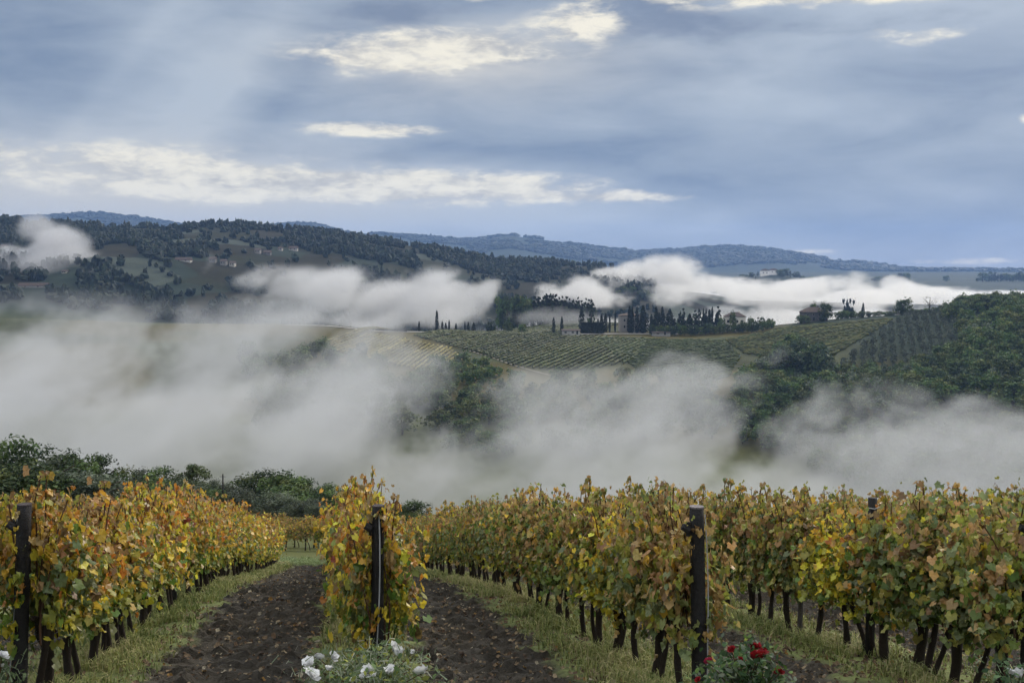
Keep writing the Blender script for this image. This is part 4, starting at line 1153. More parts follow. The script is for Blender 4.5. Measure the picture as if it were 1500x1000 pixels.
# vine rows and olive grove on the facing slope
def inside(poly, px, py):
    poly = np.array(poly, float); x0, y0 = poly[:, 0], poly[:, 1]; x1, y1 = np.roll(x0, -1), np.roll(y0, -1)
    px = np.asarray(px)[..., None]; py = np.asarray(py)[..., None]
    c = ((y0 > py) != (y1 > py)) & (px < (x1 - x0) * (py - y0) / (y1 - y0 + 1e-9) + x0)
    return c.sum(-1) % 2 == 1
def vine_block(poly, ang, gap, pal, label, group, hgt=1.5, wd=.55, seed=1, maxrows=60):
    r = np.random.default_rng(seed)
    d_ = np.array([math.cos(ang), math.sin(ang)]); nn = np.array([-d_[1], d_[0]])
    pts = [hit(px, py, 430, 760) for px, py in poly]; pts = [p for p in pts if p]
    c = np.array([[p.x, p.y] for p in pts]).mean(0)
    made = 0
    for k in range(-150, 151):
        if made >= maxrows: break
        t = np.arange(-260, 260, 1.3)
        q = c + d_ * t[:, None] + nn * gap * k
        z = H(q[:, 0], q[:, 1]); px, py = px_of(q[:, 0], q[:, 1], z)
        ok = inside(poly, px, py)
        if ok.sum() < 8: continue
        ii = np.nonzero(ok)[0]; ii = np.arange(ii[0], ii[-1] + 1)
        q, z, m_ = q[ii], z[ii], len(ii)
        R_ = 8
        a = np.linspace(0, 2 * np.pi, R_, endpoint=False)
        rr = r.uniform(.5, 1.25, (m_, R_)) * (.45 + .75 * np.clip(1.6 * fbm(q[:, 0] / 7 + k * 3.1, q[:, 1] / 7, 2, 161 + seed), 0, 1))[:, None]
        off = wd * np.cos(a)[None] * rr; up_ = hgt * .55 + hgt * .5 * np.sin(a)[None] * rr
        jit = .25 * r.standard_normal((m_, R_))
        v = np.stack([q[:, 0:1] + nn[0] * off + d_[0] * jit, q[:, 1:2] + nn[1] * off + d_[1] * jit, z[:, None] + up_ + .1], -1)
        i, j = np.meshgrid(np.arange(m_ - 1), np.arange(R_), indexing='ij'); j2 = (j + 1) % R_
        f = np.stack([i * R_ + j, i * R_ + j2, (i + 1) * R_ + j2, (i + 1) * R_ + j], -1).reshape(-1, 4)
        cc = np.array(pal)[r.integers(0, len(pal), (m_, R_))] * r.uniform(.6, 1.35, (m_, R_, 1)) * r.uniform(.75, 1.2)
        tag(link('vine_row', mesh('vine_row', v.reshape(-1, 3), f, M_TREE, cc.reshape(-1, 3))), label, 'vine row', group); made += 1
    return made
YEL = [(.24, .20, .055), (.20, .18, .05), (.16, .155, .05), (.28, .23, .06)]
GRV = [(.062, .085, .032), (.085, .098, .038), (.07, .088, .034), (.10, .10, .04)]
vine_block([(468, 502), (520, 491), (560, 492), (662, 512), (692, 545), (640, 549), (540, 528), (490, 516)], R(78), 2.9, YEL, 'yellow row in the vineyard on the facing slope, left of centre', 'yellow vineyard on the facing slope', seed=3, maxrows=45)
vine_block([(600, 492), (860, 493), (950, 497), (930, 530), (850, 545), (760, 540), (705, 520)], R(64), 3.6, GRV, 'dull green row in the vineyard below the ridge road', 'green vineyard below the ridge road', seed=4, maxrows=70)
vine_block([(1060, 500), (1160, 480), (1310, 468), (1290, 482), (1210, 528), (1150, 525), (1090, 520)], R(14), 3.0, GRV + YEL[2:3], 'olive-yellow row in the vineyard below the villa', 'vineyard below the villa', seed=5, maxrows=60)
vine_block([(862, 496), (1062, 500), (1085, 524), (1065, 560), (935, 545)], R(30), 3.4, GRV[:2] + [(.07, .09, .035)], 'dark green row of the vineyard under the ridge grove', 'dark vineyard under the ridge grove', seed=8, maxrows=50)
OL = [(1212, 543), (1300, 478), (1335, 461), (1392, 458), (1412, 478), (1400, 512), (1330, 545), (1250, 556)]
cnt = 0
for i in range(-40, 41):
    for j in range(-40, 41):
        b_ = np.array([262., 600.]) + i * 5.0 * np.array([.95, -.31]) + j * 8.0 * np.array([.31, .95])
        x, y = b_ + rng.uniform(-.5, .5, 2)
        if not 420 < y < 760: continue
        z = h1(x, y); px, py = px_of(x, y, z)
        if inside(OL, float(px), float(py)) and cnt < 290:
            u_, v__ = ray(float(px), float(py) - 6)
            tree('grove_olive', FARO[cnt % 3], (x, y, z), 'grey olive tree of the planted grove on the slope at right', 'olive tree', 'olive grove on the right-hand slope', random.uniform(.7, .95)); cnt += 1

# woods: the nearer trees one by one, what is behind them as one canopy
WOODA = [(1385, 470), (1412, 448), (1450, 452), (1500, 432), (1640, 420), (1640, 740), (1300, 740), (1160, 680), (1050, 640), (1075, 575), (1150, 515), (1185, 520), (1215, 552), (1330, 552), (1405, 515), (1418, 480)]
WOODB = [(590, 575), (640, 548), (690, 540), (760, 570), (870, 560), (905, 600), (890, 670), (640, 670)]
WOODC = [(360, 520), (480, 520), (560, 535), (600, 560), (600, 640), (360, 640)]
WOODD = [(915, 552), (1075, 560), (1075, 650), (880, 640)]
HOLE = [(1408, 462), (1470, 456), (1475, 472), (1425, 478)]
cands = []
tries = 0
gridd = {}
while tries < 16000:
    tries += 1
    x = rng.uniform(-150, 420); y = rng.uniform(380, 760)
    z = h1(x, y); px, py = px_of(x, y, z); px, py = float(px), float(py)
    wa, wb, wc = inside(WOODA, px, py), inside(WOODB, px, py) or inside(WOODD, px, py), inside(WOODC, px, py)
    if not (wa or wb or wc) or inside(HOLE, px, py): continue
    if wb and rng.random() < .80: continue
    if wc and rng.random() < .85: continue
    gx, gy = int(x // 6.2), int(y // 6.2)
    if any((gx + i, gy + j) in gridd and math.hypot(gridd[(gx + i, gy + j)][0] - x, gridd[(gx + i, gy + j)][1] - y) < 6.2 for i in (-1, 0, 1) for j in (-1, 0, 1)): continue
    gridd[(gx, gy)] = (x, y)
    cands.append((x, y, z, px, py, 'a' if wa else 'b' if wb else 'c'))
cands.sort(key=lambda q: q[1] + (0 if q[4] < 660 and q[3] < 1520 else 400))
indiv, rest = cands[:205], cands[205:]
for k, (x, y, z, px, py, wd) in enumerate(indiv):
    pi = random.choice([0, 0, 1, 1, 2, 3, 3, 4, 5])
    lab, grp = {'a': ('green broadleaf tree of the wood on the right-hand hillside', 'wood on the right-hand hillside'), 'b': ('green tree of the copse in the mist below the green vineyard', 'copse below the green vineyard'),
                'c': ('dim tree in the mist left of the yellow vineyard', 'misty trees left of the yellow vineyard')}[wd]
    tree('broadleaf_tree', FARB[pi], (x, y, z), lab, 'tree', grp, random.uniform(.75, 1.25), random.uniform(.9, 1.25))
for px, py, top, lab in ((1190, 560, 503, 'tall dark round tree standing out left of the olive grove'), (1152, 560, 508, 'dark tree left of the tall round tree by the olive grove')):
    q = hit(px, py, 430, 720)
    if q:
        tree('broadleaf_tree', FARB[2], q, lab, 'tree', 'wood on the right-hand hillside', (P(px, top, q.y).z - q.z) / 9, .95)
def ico():
    t = (1 + 5 ** .5) / 2
    v = np.array([[-1, t, 0], [1, t, 0], [-1, -t, 0], [1, -t, 0], [0, -1, t], [0, 1, t], [0, -1, -t], [0, 1, -t], [t, 0, -1], [t, 0, 1], [-t, 0, -1], [-t, 0, 1]], float)
    f = [[0, 11, 5], [0, 5, 1], [0, 1, 7], [0, 7, 10], [0, 10, 11], [1, 5, 9], [5, 11, 4], [11, 10, 2], [10, 7, 6], [7, 1, 8], [3, 9, 4], [3, 4, 2], [3, 2, 6], [3, 6, 8], [3, 8, 9], [4, 9, 5], [2, 4, 11], [6, 2, 10], [8, 6, 7], [9, 8, 1]]
    v /= np.linalg.norm(v, axis=1)[:, None]
    v = list(v); mid = {}; nf = []
    def md(a, b):
        k = (min(a, b), max(a, b))
        if k not in mid:
            m_ = (v[a] + v[b]) / 2; v.append(m_ / np.linalg.norm(m_)); mid[k] = len(v) - 1
        return mid[k]
    for a, b, c in f:
        x, y, z = md(a, b), md(b, c), md(c, a); nf += [[a, x, z], [b, y, x], [c, z, y], [x, y, z]]
    return np.array(v), np.array(nf)
IV, IF = ico()
def canopy(name, x, y, r, hgt, pal, label, seed):
    rr = np.random.default_rng(seed); n = len(x)
    z = H(x, y)
    jit = 1 + .30 * rr.standard_normal((n, len(IV)))
    v = IV[None] * jit[:, :, None] * np.stack([r, r, hgt * .6], -1)[:, None] + np.stack([x, y, z + hgt * .5], -1)[:, None]
    f = (np.arange(n)[:, None, None] * len(IV) + IF[None]).reshape(-1, 3)
    c = (np.array(pal)[rr.integers(0, len(pal), n)] * rr.uniform(.7, 1.3, (n, 1)))[:, None] * rr.uniform(.7, 1.35, (n, len(IV), 1))
    tag(link(name, mesh(name, v.reshape(-1, 3), f, M_TREE, c.reshape(-1, 3))), label, 'wood', kind='stuff')
if rest:
    rx = np.array([q[0] for q in rest]); ry = np.array([q[1] for q in rest])
    # the same card crowns, merged
    V = []; Fc = []; Cc = []; n0 = 0
    src = []
    for m_, _ in FARB:
        vv = np.empty(len(m_.vertices) * 3, np.float32); m_.vertices.foreach_get('co', vv)
        tt = np.empty(len(m_.vertices) * 4, np.float32); m_.color_attributes['tint'].data.foreach_get('color', tt)
        src.append((vv.reshape(-1, 3), tt.reshape(-1, 4)[:, :3]))
    for x, y, z, *_ in rest:
        vv, tt = src[random.choice([0, 0, 1, 1, 2, 3, 4, 5])]
        a = random.uniform(0, 6.28); s = random.uniform(.75, 1.25)
        V.append(np.stack([vv[:, 0] * math.cos(a) - vv[:, 1] * math.sin(a), vv[:, 0] * math.sin(a) + vv[:, 1] * math.cos(a), vv[:, 2]], -1) * s + [x, y, z]); Cc.append(tt)
    V = np.concatenate(V); Cc = np.concatenate(Cc)
    tag(link('woodland', mesh('woodland', V, np.arange(len(V)).reshape(-1, 4), M_TREE, Cc)), 'deeper wooded canopy of the right-hand hillside', 'wood', kind='stuff')
# ------------------------------------------------------------------ houses
def house(px, py, Y, wpx, hpx, depth, label, cat='house', name='house', rz=0.0, roof='hip', wins=(), tint=(1, 1, 1), rise=.35, chimney=True, door=None, group=None):
    """walls, pitched roof, windows given as (place along the front 0..1, height 0..1, width m, height m)"""
    x = P(px, py, Y).x; z = h1(x, Y)
    zb = P(px, py, Y).z
    z = max(z, zb) if zb - z < 3 else z
    wd = wpx / F * Y; hg = hpx / F * Y
    o = empty(name, (x, Y, z), rz); tag(o, label, cat, group)
    g = Geo(); g.box((-wd / 2, -depth / 2, -2.5), (wd / 2, depth / 2, hg), tint); link('wall', g.me('wall', M_WALL), o)
    e = .45; rh = rise * min(wd, depth)
    a, b = wd / 2 + e, depth / 2 + e
    ins = b if roof == 'hip' else 0
    v = [(-a, -b, hg), (a, -b, hg), (a, b, hg), (-a, b, hg), (-a + min(ins, a * .95), 0, hg + rh), (a - min(ins, a * .95), 0, hg + rh),
         (-a, -b, hg - .18), (a, -b, hg - .18), (a, b, hg - .18), (-a, b, hg - .18)]
    g = Geo(); g.add(v, [[0, 1, 5, 4], [2, 3, 4, 5], [6, 7, 1, 0], [7, 8, 2, 1], [8, 9, 3, 2], [9, 6, 0, 3], [9, 8, 7, 6]])
    g.f3.append(np.array([[1, 2, 5], [3, 0, 4]]))
    rf = link('roof', g.me('roof', M_ROOF), o)
    if chimney:
        g = Geo(); g.box((wd * .18, -.4, hg + rh * .3), (wd * .18 + .7, .4, hg + rh + .8), tint); link('chimney', g.me('chimney', M_WALL), rf)
    for fx, fz, ww, wh in wins:
        cx, cz = -wd / 2 + fx * wd, fz * hg
        g = Geo(); g.box((cx - ww / 2 - .1, -depth / 2 - .05, cz - wh / 2 - .1), (cx + ww / 2 + .1, -depth / 2 + .02, cz + wh / 2 + .1), (.75, .7, .65)); wf = link('window', g.me('window', M_WALL), o)
        g = Geo(); g.box((cx - ww / 2, -depth / 2 - .075, cz - wh / 2), (cx + ww / 2, -depth / 2 - .04, cz + wh / 2)); link('pane', g.me('pane', M_GLASSD), wf)
    if door is not None:
        cx = -wd / 2 + door * wd
        g = Geo(); g.box((cx - .55, -depth / 2 - .07, 0), (cx + .55, -depth / 2 + .02, 2.2)); link('door', g.me('door', M_GLASSD), o)
    return o
def cy1(px): return crest_y(P(px, 480, Y1).x)
house(1191, 469, cy1(1191) + 3, 34, 12.5, 9, 'two-storey stone villa beside the big round tree on the crest', 'villa', 'villa', .1, 'hip', [(.15, .7, 1, 1.4), (.4, .7, 1, 1.4), (.65, .7, 1, 1.4), (.88, .7, 1, 1.4), (.15, .25, 1, 1.4), (.65, .25, 1, 1.4)], (.17, .17, .185), door=.42)  # wall tint darkened to paint in the backlit silhouette
house(1076, 482, cy1(1076) + 6, 30, 19, 9, 'white two-storey house showing over the dark trees at the right of the ridge grove', 'house', 'house', -.12, 'hip', [(.16, .62, 1.3, 1.8), (.38, .62, 1.1, 1.6), (.82, .62, 1.2, 1.7), (.6, .62, 1.1, 1.6)], (1.4, 1.4, 1.42), rise=.3, door=.5)
house(922, 489, cy1(922) + 14, 30, 25, 10, 'pale block house fading in mist among the ridge cypresses', 'house', 'house', .05, 'hip', [(.2, .72, 1.1, 1.6), (.5, .72, 1.1, 1.6), (.8, .72, 1.1, 1.6), (.2, .35, 1.1, 1.6), (.8, .35, 1.1, 1.6)], (.55, .55, .56), rise=.15, door=.5)
house(836, 489, cy1(836) - 6, 26, 5.5, 6, 'low whitish shed by the road between cypress pair and clipped hedge', 'shed', 'shed', 0, 'gable', [(.2, .5, 1.4, .9), (.6, .5, 1.4, .9)], (.8, .82, .85), rise=.12, chimney=False, door=.85)
house(968, 490, cy1(968) - 16, 26, 3.6, 5, 'long low pale shed in front of the ridge grove', 'shed', 'shed', .03, 'gable', [(.3, .55, 1.6, .6)], (.6, .62, .65), rise=.1, chimney=False, door=.7)
house(1424, 459, cy1(1424) + 5, 12, 5, 6, 'tiny grey hut on the crest before the right-hand wood', 'hut', 'hut', 0, 'gable', [(.3, .55, .8, .8)], (.5, .5, .5), chimney=False, door=.7)
FARMS = []
def farm(px, py, y0, y1, wpx, hpx, label, tint=(1.3, 1.3, 1.3), roof='gable', **k):
    q = hit(px, py, y0, y1)
    if q is None: return
    FARMS.append((q.x, q.y))
    return house(px, py, q.y, wpx * .8, hpx * .8, 8, label, roof=roof, tint=tuple(.5 * q_ for q_ in tint), wins=[(.25, .6, 1.2, 1.2), (.7, .6, 1.2, 1.2)], chimney=False, group='farmhouses on the big left hill', **k)
farm(430, 367, 1000, 1600, 15, 4, 'long white farmhouse high on the hill just above the mist', (1.7, 1.7, 1.75))
farm(411, 367, 1000, 1600, 7, 4, 'small white outbuilding left of the long white farmhouse', (1.6, 1.6, 1.65))
farm(378, 371, 1000, 1600, 9, 6, 'pale squat house among trees left of the white farmhouse', (1.1, 1.1, 1.15))
farm(392, 373, 1000, 1600, 12, 4, 'grey barn right of the pale squat house', (.7, .7, .75))
farm(341, 390, 1000, 1600, 9, 6, 'bright white cottage at the right end of the hamlet', (1.7, 1.7, 1.7))
farm(328, 388, 1000, 1600, 10, 7, 'pale stone house in the middle of the hamlet', (.9, .9, .92))
farm(312, 384, 1000, 1600, 11, 6, 'grey stone house at the left end of the hamlet', (.65, .65, .68))
farm(269, 382, 1000, 1600, 28, 1.6, 'long thin white greenhouse on the hillside left of the hamlet', (1.9, 1.9, 1.95))
farm(50, 420, 950, 1500, 52, 1.6, 'very long low white greenhouse at the far left just above the mist', (1.5, 1.5, 1.55))
farm(6, 363, 1000, 1600, 8, 3, 'tiny white house at the left edge of the hill', (1.3, 1.3, 1.3))
farm(96, 399, 1000, 1600, 8, 2, 'tiny white roofed house glimpsed through the plume of mist', (1.6, 1.6, 1.6))
for px, wp, hp, lab in ((1120, 12, 7, 'white building left of a pair on the far wooded knoll'), (1133, 14, 5, 'long white building right of a pair on the far wooded knoll')):
    house(px, 401, 2390, wp, hp, 12, lab, 'building', 'building', 0, 'hip', [(.3, .6, 2, 2), (.7, .6, 2, 2)], (1.8, 1.8, 1.85), chimney=False, group='white buildings on the far knoll')
def far_tree(px, Y, hm, kind, label, group, sx=1.0):
    x = P(px, 400, Y).x; z = h1(x, Y)
    protos, nm, cat = {'c': (FARC, 'cypress', 'cypress'), 's': (FARS, 'spruce', 'conifer'), 'b': (FARB[:3], 'broadleaf_tree', 'tree')}[kind]
    pr = random.choice(protos)
    tree(nm, pr, (x, Y, z), label, cat, group, hm / height_of(pr), sx, .5)
for k in range(34):
    px = 1062 + k * 4 + random.uniform(-2, 2)
    far_tree(px, 2380 + random.uniform(-30, 40) if not 1112 < px < 1142 else 2420, random.uniform(9, 17), random.choice('csbb'), 'dark tree around the white buildings on the far knoll', 'trees on the far knoll', 1.3)
for k in range(26):
    far_tree(902 + k * 2.5, 1345 + random.uniform(-30, 30), random.uniform(5, 9), 'b', 'dark tree on the hillock sticking out of the sea of mist', 'trees on the misty hillock', 1.2)
for k in range(17):
    far_tree(1278 + k * 3.1, 3000 + random.uniform(-40, 40), random.uniform(14, 26) * (1 if k > 4 else .6), 'b', 'dark tree of the grove on the distant plain, left of the lone tree', 'grove on the distant plain', 1.1)
for k in range(18):
    far_tree(1440 + k * 4.4, 2950 + random.uniform(-40, 40), random.uniform(16, 28), random.choice('bbs'), 'dark tree of the belt on the plain at the far right', 'tree belt at the far right of the plain', 1.1)
far_tree(1386, 3000, 17, 'b', 'lone round tree on the distant plain', 'trees on the distant plain', 1.1)
far_tree(1432, 3050, 10, 'b', 'small lone tree on the plain left of the far right belt', 'trees on the distant plain', 1.1)
for k, px in enumerate((1237, 1242, 1246, 1251)):
    x = P(px, 440, 1050).x; far_tree(px, 1050, P(px, 437 + 2 * (k % 2), 1050).z - h1(x, 1050), 's', 'dark treetop piercing the mist right of the villa', 'treetops in the mist right of the villa', .35)
x = P(1437, 455, cy1(1437)).x
o = empty('utility_pole', (x, cy1(1437), h1(x, cy1(1437)))); tag(o, 'thin pole on the crest between the bare tree and the right-hand wood', 'pole')
g = Geo(); g.tube(np.array([[0, 0, -.3], [0, 0, 4], [0, 0, 8.5]]), [.16, .13, .1], 6); link('shaft', g.me('shaft', M_POST, True), o)
g = Geo(); g.tube(np.array([[-.6, 0, 8], [.6, 0, 8]]), .07, 5); link('crossbar', g.me('crossbar', M_POST), o)

# far woods of the big hill and the distant hills as one mass each
g_ = np.random.default_rng(21)
x = g_.uniform(-1150, 420, 42000); y = g_.uniform(900, Y2 + 110, 42000)
ux, uy = x / y * F + 750, y
n_ = fbm(x / 130, y / 110, 3, 141)
keep = (ux > -120) & (ux < 960) & (y < Y2 + 90 * np.sin(x / 260 + 1) + 25) & (((patch(x, y) < .45) & (g_.random(42000) < .68)) | (g_.random(42000) < .035) | ((n_ > .64) & (g_.random(42000) < .4)))
for fx_, fy_ in FARMS:      # clearings round the farmhouses
    keep &= ~((np.hypot(x - fx_, y - fy_) < 20) | ((np.abs(x - fx_ * y / fy_) < 12) & (y < fy_) & (y > fy_ - 70)))
x, y = x[keep][:12000], y[keep][:12000]
canopy('woodland', x, y, g_.uniform(1.8, 4.2, len(x)), g_.uniform(3.5, 9, len(x)), WOODS, 'dark woods covering the big hill at left', 22)
x = g_.uniform(-3000, 2600, 9000); y = Y3 + 300 * np.sin(x / 1100) + g_.uniform(-1100, 60, 9000)
k = fbm(x / 300, y / 300, 3, 151) > .42
x, y = x[k], y[k]
canopy('woodland', x, y, g_.uniform(9, 26, len(x)), g_.uniform(8, 18, len(x)), WOODS, 'blue-dark woods on the far hills along the horizon', 23)

# ------------------------------------------------------------------ mist in the valleys
def mist_mat(name, dens, colour, aniso):
    m, t, out = new_mat(name)
    v = t.n.new('ShaderNodeVolumePrincipled')
    v.inputs['Color'].default_value = (*colour, 1)
    v.inputs['Density'].default_value = dens
    v.inputs['Anisotropy'].default_value = aniso
    t.l.new(v.outputs[0], out.inputs['Volume'])
    return m
def mist(name, lo, hi, res, blobs, sheet, scale, amp, mat, label, warp=18.0, soft=0.6, seed=0.0, cap=.9, bias=.18, shear=.9, zf=.95, power=1.75):
    """a bank of mist: soft ellipsoids (pixel place, distance, radii in metres, weight) and a level sheet, torn by noise"""
    tree_ = bpy.data.node_groups.new(name, 'GeometryNodeTree')
    tree_.interface.new_socket('Geometry', in_out='OUTPUT', socket_type='NodeSocketGeometry')
    t = NT(tree_)
    pos = t.n.new('GeometryNodeInputPosition').outputs[0]
    x, y, z = t.sep(pos)
    S = None
    if sheet:
        # top height as a linear ramp over x and y, with a soft upper edge
        z0, kx, ky, x0, y0, edge = sheet
        top = t.m('ADD', t.m('ADD', t.m('MULTIPLY', t.m('SUBTRACT', x, x0), kx), t.m('MULTIPLY', t.m('SUBTRACT', y, y0), ky)), z0)
        S = t.smooth(t.m('SUBTRACT', top, z), -edge, edge)
    for (px, py, Y, rx, ry, rz, wt) in blobs:
        c = P(px, py, Y)
        q = t.v('MULTIPLY', t.v('SUBTRACT', pos, tuple(c)), (1 / rx, 1 / ry, 1 / rz))
        e = t.m('MULTIPLY', t.m('EXPONENT', t.m('MULTIPLY', t.v('DOT_PRODUCT', q, q), -1.0)), wt)
        S = e if S is None else t.m('ADD', S, e)
    S = t.m('MINIMUM', S, cap)
    off = t.v('ADD', pos, (seed, seed * 1.7, seed * .6))
    wv = t.v('SCALE', t.v('SUBTRACT', t.noise(off, 0.35 / scale, 2, .5, 0, True), (.5, .5, .5))); wv.node.inputs['Scale'].default_value = warp * 2
    sx_, sy_, sz_ = t.sep(t.v('ADD', off, wv))
    p2 = t.comb(t.m('SUBTRACT', sx_, t.m('MULTIPLY', sz_, shear)), t.m('MULTIPLY', sy_, .3), t.m('MULTIPLY', sz_, zf))
    n = t.noise(p2, 1.0 / scale, 7, .66, 0.0)
    n2 = t.noise(p2, 0.28 / scale, 2, .5, 0.0)
    nn = t.m('ADD', t.m('MULTIPLY', t.m('SUBTRACT', n, .5), amp), t.m('MULTIPLY', t.m('SUBTRACT', n2, .5), amp * 1.3))
    e = t.m('SUBTRACT', t.m('ADD', S, t.m('MULTIPLY', nn, t.smooth(S, 0.02, .42))), bias)
    dens = t.m('POWER', t.smooth(e, .16, .30 + soft), power)
    # nothing reaches the faces of the box
    for ax, a, b in ((x, lo[0], hi[0]), (y, lo[1], hi[1])):
        w_ = (b - a) * .06
        dens = t.m('MULTIPLY', dens, t.m('MULTIPLY', t.smooth(ax, a, a + w_), t.smooth(t.m('SUBTRACT', b, ax), 0, w_)))
    dens = t.m('MULTIPLY', dens, t.smooth(t.m('SUBTRACT', hi[2], z), 0, (hi[2] - lo[2]) * .15))
    vc = t.n.new('GeometryNodeVolumeCube')
    t.put(vc.inputs['Density'], dens)
    vc.inputs['Background'].default_value = 0.0
    vc.inputs['Min'].default_value = lo; vc.inputs['Max'].default_value = hi
    for k, nm in enumerate('XYZ'): vc.inputs['Resolution ' + nm].default_value = max(8, int((hi[k] - lo[k]) / res[k]))
    sm = t.n.new('GeometryNodeSetMaterial'); sm.inputs['Material'].default_value = mat
    go = t.n.new('NodeGroupOutput')
    t.l.new(vc.outputs[0], sm.inputs[0]); t.l.new(sm.outputs[0], go.inputs[0])
    vol = bpy.data.volumes.new(name); vol.materials.append(mat)
    o = link(name, vol)
    md = o.modifiers.new('field', 'NODES'); md.node_group = tree_
    return tag(o, label, 'mist', kind='stuff')
W = (.90, .91, .925)
VEILS = [(60, 442, 400, 50, 36, 9, .42), (190, 450, 410, 46, 36, 9, .40), (330, 470, 410, 46, 36, 10, .42), (440, 500, 400, 40, 40, 10, .42), (520, 540, 390, 40, 40, 10, .40), (600, 600, 370, 40, 40, 9, .42),
         (720, 630, 360, 44, 40, 9, .42), (830, 600, 375, 36, 36, 9, .40), (930, 568, 390, 26, 30, 9, .42), (1030, 566, 395, 24, 30, 9, .40), (1110, 590, 390, 26, 30, 10, .42), (1180, 560, 400, 16, 24, 9, .36),
         (1210, 600, 390, 34, 36, 9, .42), (1330, 610, 390, 36, 36, 10, .42), (1440, 630, 385, 36, 36, 9, .40), (1290, 560, 400, 10, 24, 10, .34), (670, 588, 385, 40, 36, 10, .52), (1120, 645, 370, 34, 30, 8, .6), (620, 560, 395, 26, 30, 9, .42), (480, 470, 430, 24, 36, 8, .34), (985, 535, 410, 12, 22, 8, .33), (1150, 530, 405, 8, 20, 9, .32)]
mist('mist', (-330, 120, -118), (340, 560, -6), (1.8, 3.0, 1.4),
     [(30, 515, 400, 55, 50, 12, .9), (180, 520, 400, 46, 50, 12, .8), (100, 580, 370, 60, 60, 14, .9), (300, 555, 390, 44, 50, 12, .85),
      (235, 485, 420, 20, 30, 8, .6), (420, 485, 430, 30, 34, 9, .65), (60, 465, 420, 26, 30, 8, .65), (400, 605, 340, 50, 50, 11, .85), (250, 625, 310, 55, 50, 13, .9), (60, 645, 310, 55, 50, 12, .85),
      (530, 650, 320, 45, 50, 8, .8), (700, 680, 330, 45, 50, 6, .7), (540, 575, 370, 16, 24, 8, .4),
      (950, 605, 370, 18, 26, 10, .9), (890, 645, 350, 26, 30, 8, .75), (1000, 572, 380, 13, 20, 8, .6), (1110, 590, 385, 6, 14, 8, .4), (1230, 640, 380, 22, 28, 7, .8), (1290, 605, 390, 9, 20, 7, .5),
      (1400, 672, 380, 40, 30, 6, .65), (1100, 680, 360, 40, 40, 6, .7)] + VEILS,
     (-62, -.03, 0.0, 0, 330, 9), 11, 4.0, mist_mat('valley_mist', .0155, (.74, .76, .79), .25), 'grey white valley mist rolling up in front of the facing slope', seed=3.0, warp=20, soft=.6, cap=.80, bias=.12)
mist('mist', (-560, 735, -92), (330, 1080, 4), (3.0, 4.2, 1.9),
     [(560, 432, 880, 58, 60, 13, .9), (640, 445, 860, 48, 60, 12, .85), (480, 420, 900, 38, 50, 10, .75), (425, 388, 930, 20, 40, 8, .7), (520, 388, 940, 12, 40, 11, .6), (585, 396, 930, 10, 40, 9, .5),
      (690, 466, 800, 36, 40, 8, .75), (520, 470, 800, 55, 40, 8, .75), (655, 405, 900, 14, 40, 9, .55), (350, 445, 900, 60, 60, 7, .6), (785, 464, 765, 38, 18, 7, .8), (850, 472, 762, 26, 16, 5, .6),
      (450, 400, 900, 50, 50, 12, .4), (600, 400, 900, 60, 50, 12, .4), (720, 425, 860, 40, 50, 11, .42), (820, 445, 830, 40, 40, 8, .42), (380, 420, 900, 50, 50, 10, .4)],
     (-62, 0, 0, 0, 850, 8), 20, 2.9, mist_mat('ridge_mist', .026, (.84, .85, .87), .3), 'pale mist hanging behind the cypress ridge, left of centre', seed=31.0, warp=22, soft=.65, cap=.90, bias=.12)
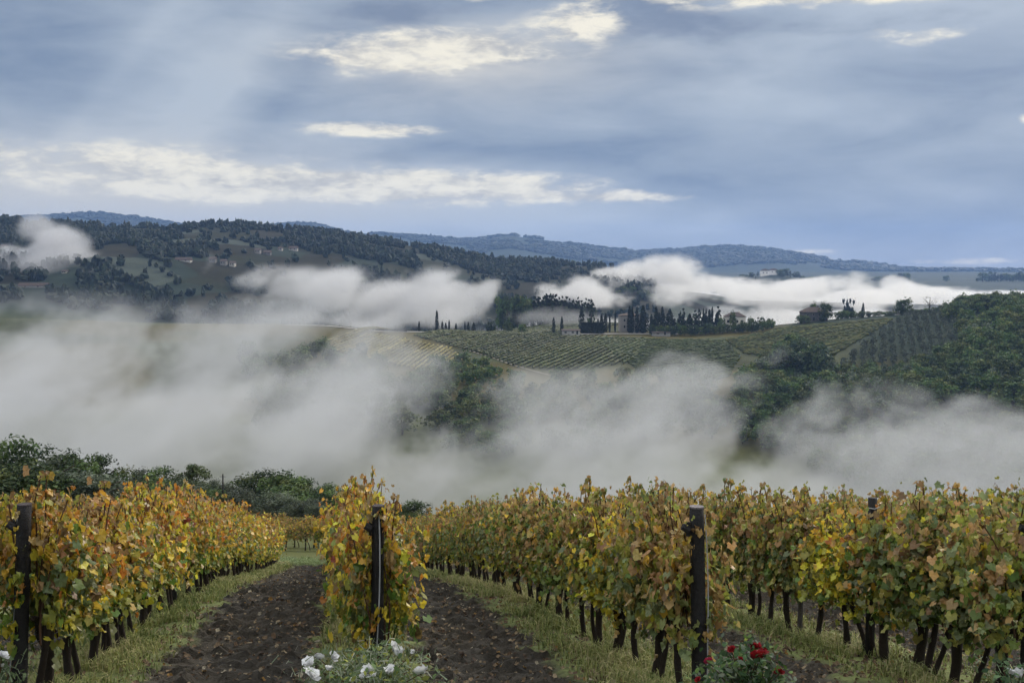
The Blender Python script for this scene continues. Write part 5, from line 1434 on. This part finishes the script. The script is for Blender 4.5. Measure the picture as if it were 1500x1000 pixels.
mist('mist', (-700, 930, -60), (-180, 1200, 75), (3.6, 5, 2.2),
     [(98, 375, 1070, 22, 50, 20, 1.3), (55, 388, 1060, 34, 50, 10, .95), (15, 378, 1070, 24, 50, 16, .9), (115, 400, 1050, 24, 50, 14, 1.0), (15, 405, 1050, 22, 50, 12, .9), (52, 335, 1080, 9, 40, 16, .75), (85, 345, 1080, 17, 40, 13, .75), (165, 410, 1050, 26, 50, 9, .7), (298, 385, 1050, 8, 40, 18, .55), (240, 412, 1050, 30, 50, 8, .5)],
     None, 22, 2.2, mist_mat('hill_mist', .032, (.82, .83, .86), .3), 'twisting plume of pale mist rising against the big left hill', seed=57.0, warp=26, soft=.6, cap=1.0, bias=.10)
_pr = np.random.default_rng(77)
PUFFS = [(_pr.uniform(800, 1480), _pr.uniform(412, 440), _pr.uniform(1080, 1700), _pr.uniform(10, 26), _pr.uniform(30, 60), _pr.uniform(8, 14), _pr.uniform(.45, 1.0)) for _ in range(44)]
mist('mist', (-60, 900, -92), (1700, 2600, 20), (6, 10, 2.0),
     [(965, 400, 1500, 46, 90, 18, 1.2), (985, 382, 1500, 24, 70, 20, 1.1), (975, 366, 1500, 15, 60, 14, .8), (925, 410, 1480, 50, 90, 12, .9), (1050, 416, 1500, 50, 90, 10, .8), (1240, 414, 1500, 34, 90, 10, .8), (1330, 430, 1450, 36, 90, 9, .75), (1165, 420, 1600, 40, 90, 9, .7), (1400, 428, 1500, 40, 90, 8, .65),
      (900, 422, 1350, 50, 90, 10, .6), (1080, 432, 1200, 36, 80, 10, .7), (1250, 438, 1200, 36, 80, 9, .7), (1440, 434, 1300, 40, 80, 9, .6), (800, 430, 1200, 40, 80, 9, .65)] + PUFFS,
     (-59, 0, 0, 0, 1500, 13), 14, 4.2, mist_mat('lake_mist', .024, (.93, .935, .94), .5), 'bright white sea of mist filling the far valley behind the villa', seed=83.0, warp=30, soft=.6, cap=1.0, bias=.12, shear=.3, zf=.9, power=1.6)

# air: one box of even, very thin haze round everything
m, t, out = new_mat('haze_air')
v = t.n.new('ShaderNodeVolumePrincipled')
v.inputs['Color'].default_value = (.34, .55, 1.0, 1); v.inputs['Density'].default_value = 0.00008; v.inputs['Anisotropy'].default_value = .2
t.l.new(v.outputs[0], out.inputs['Volume'])
g = Geo(); g.box((-16000, -60, -400), (16000, 9200, 330))
tag(link('haze', g.me('haze', m)), 'thin blue morning haze in the air over the valleys', 'haze', kind='stuff')
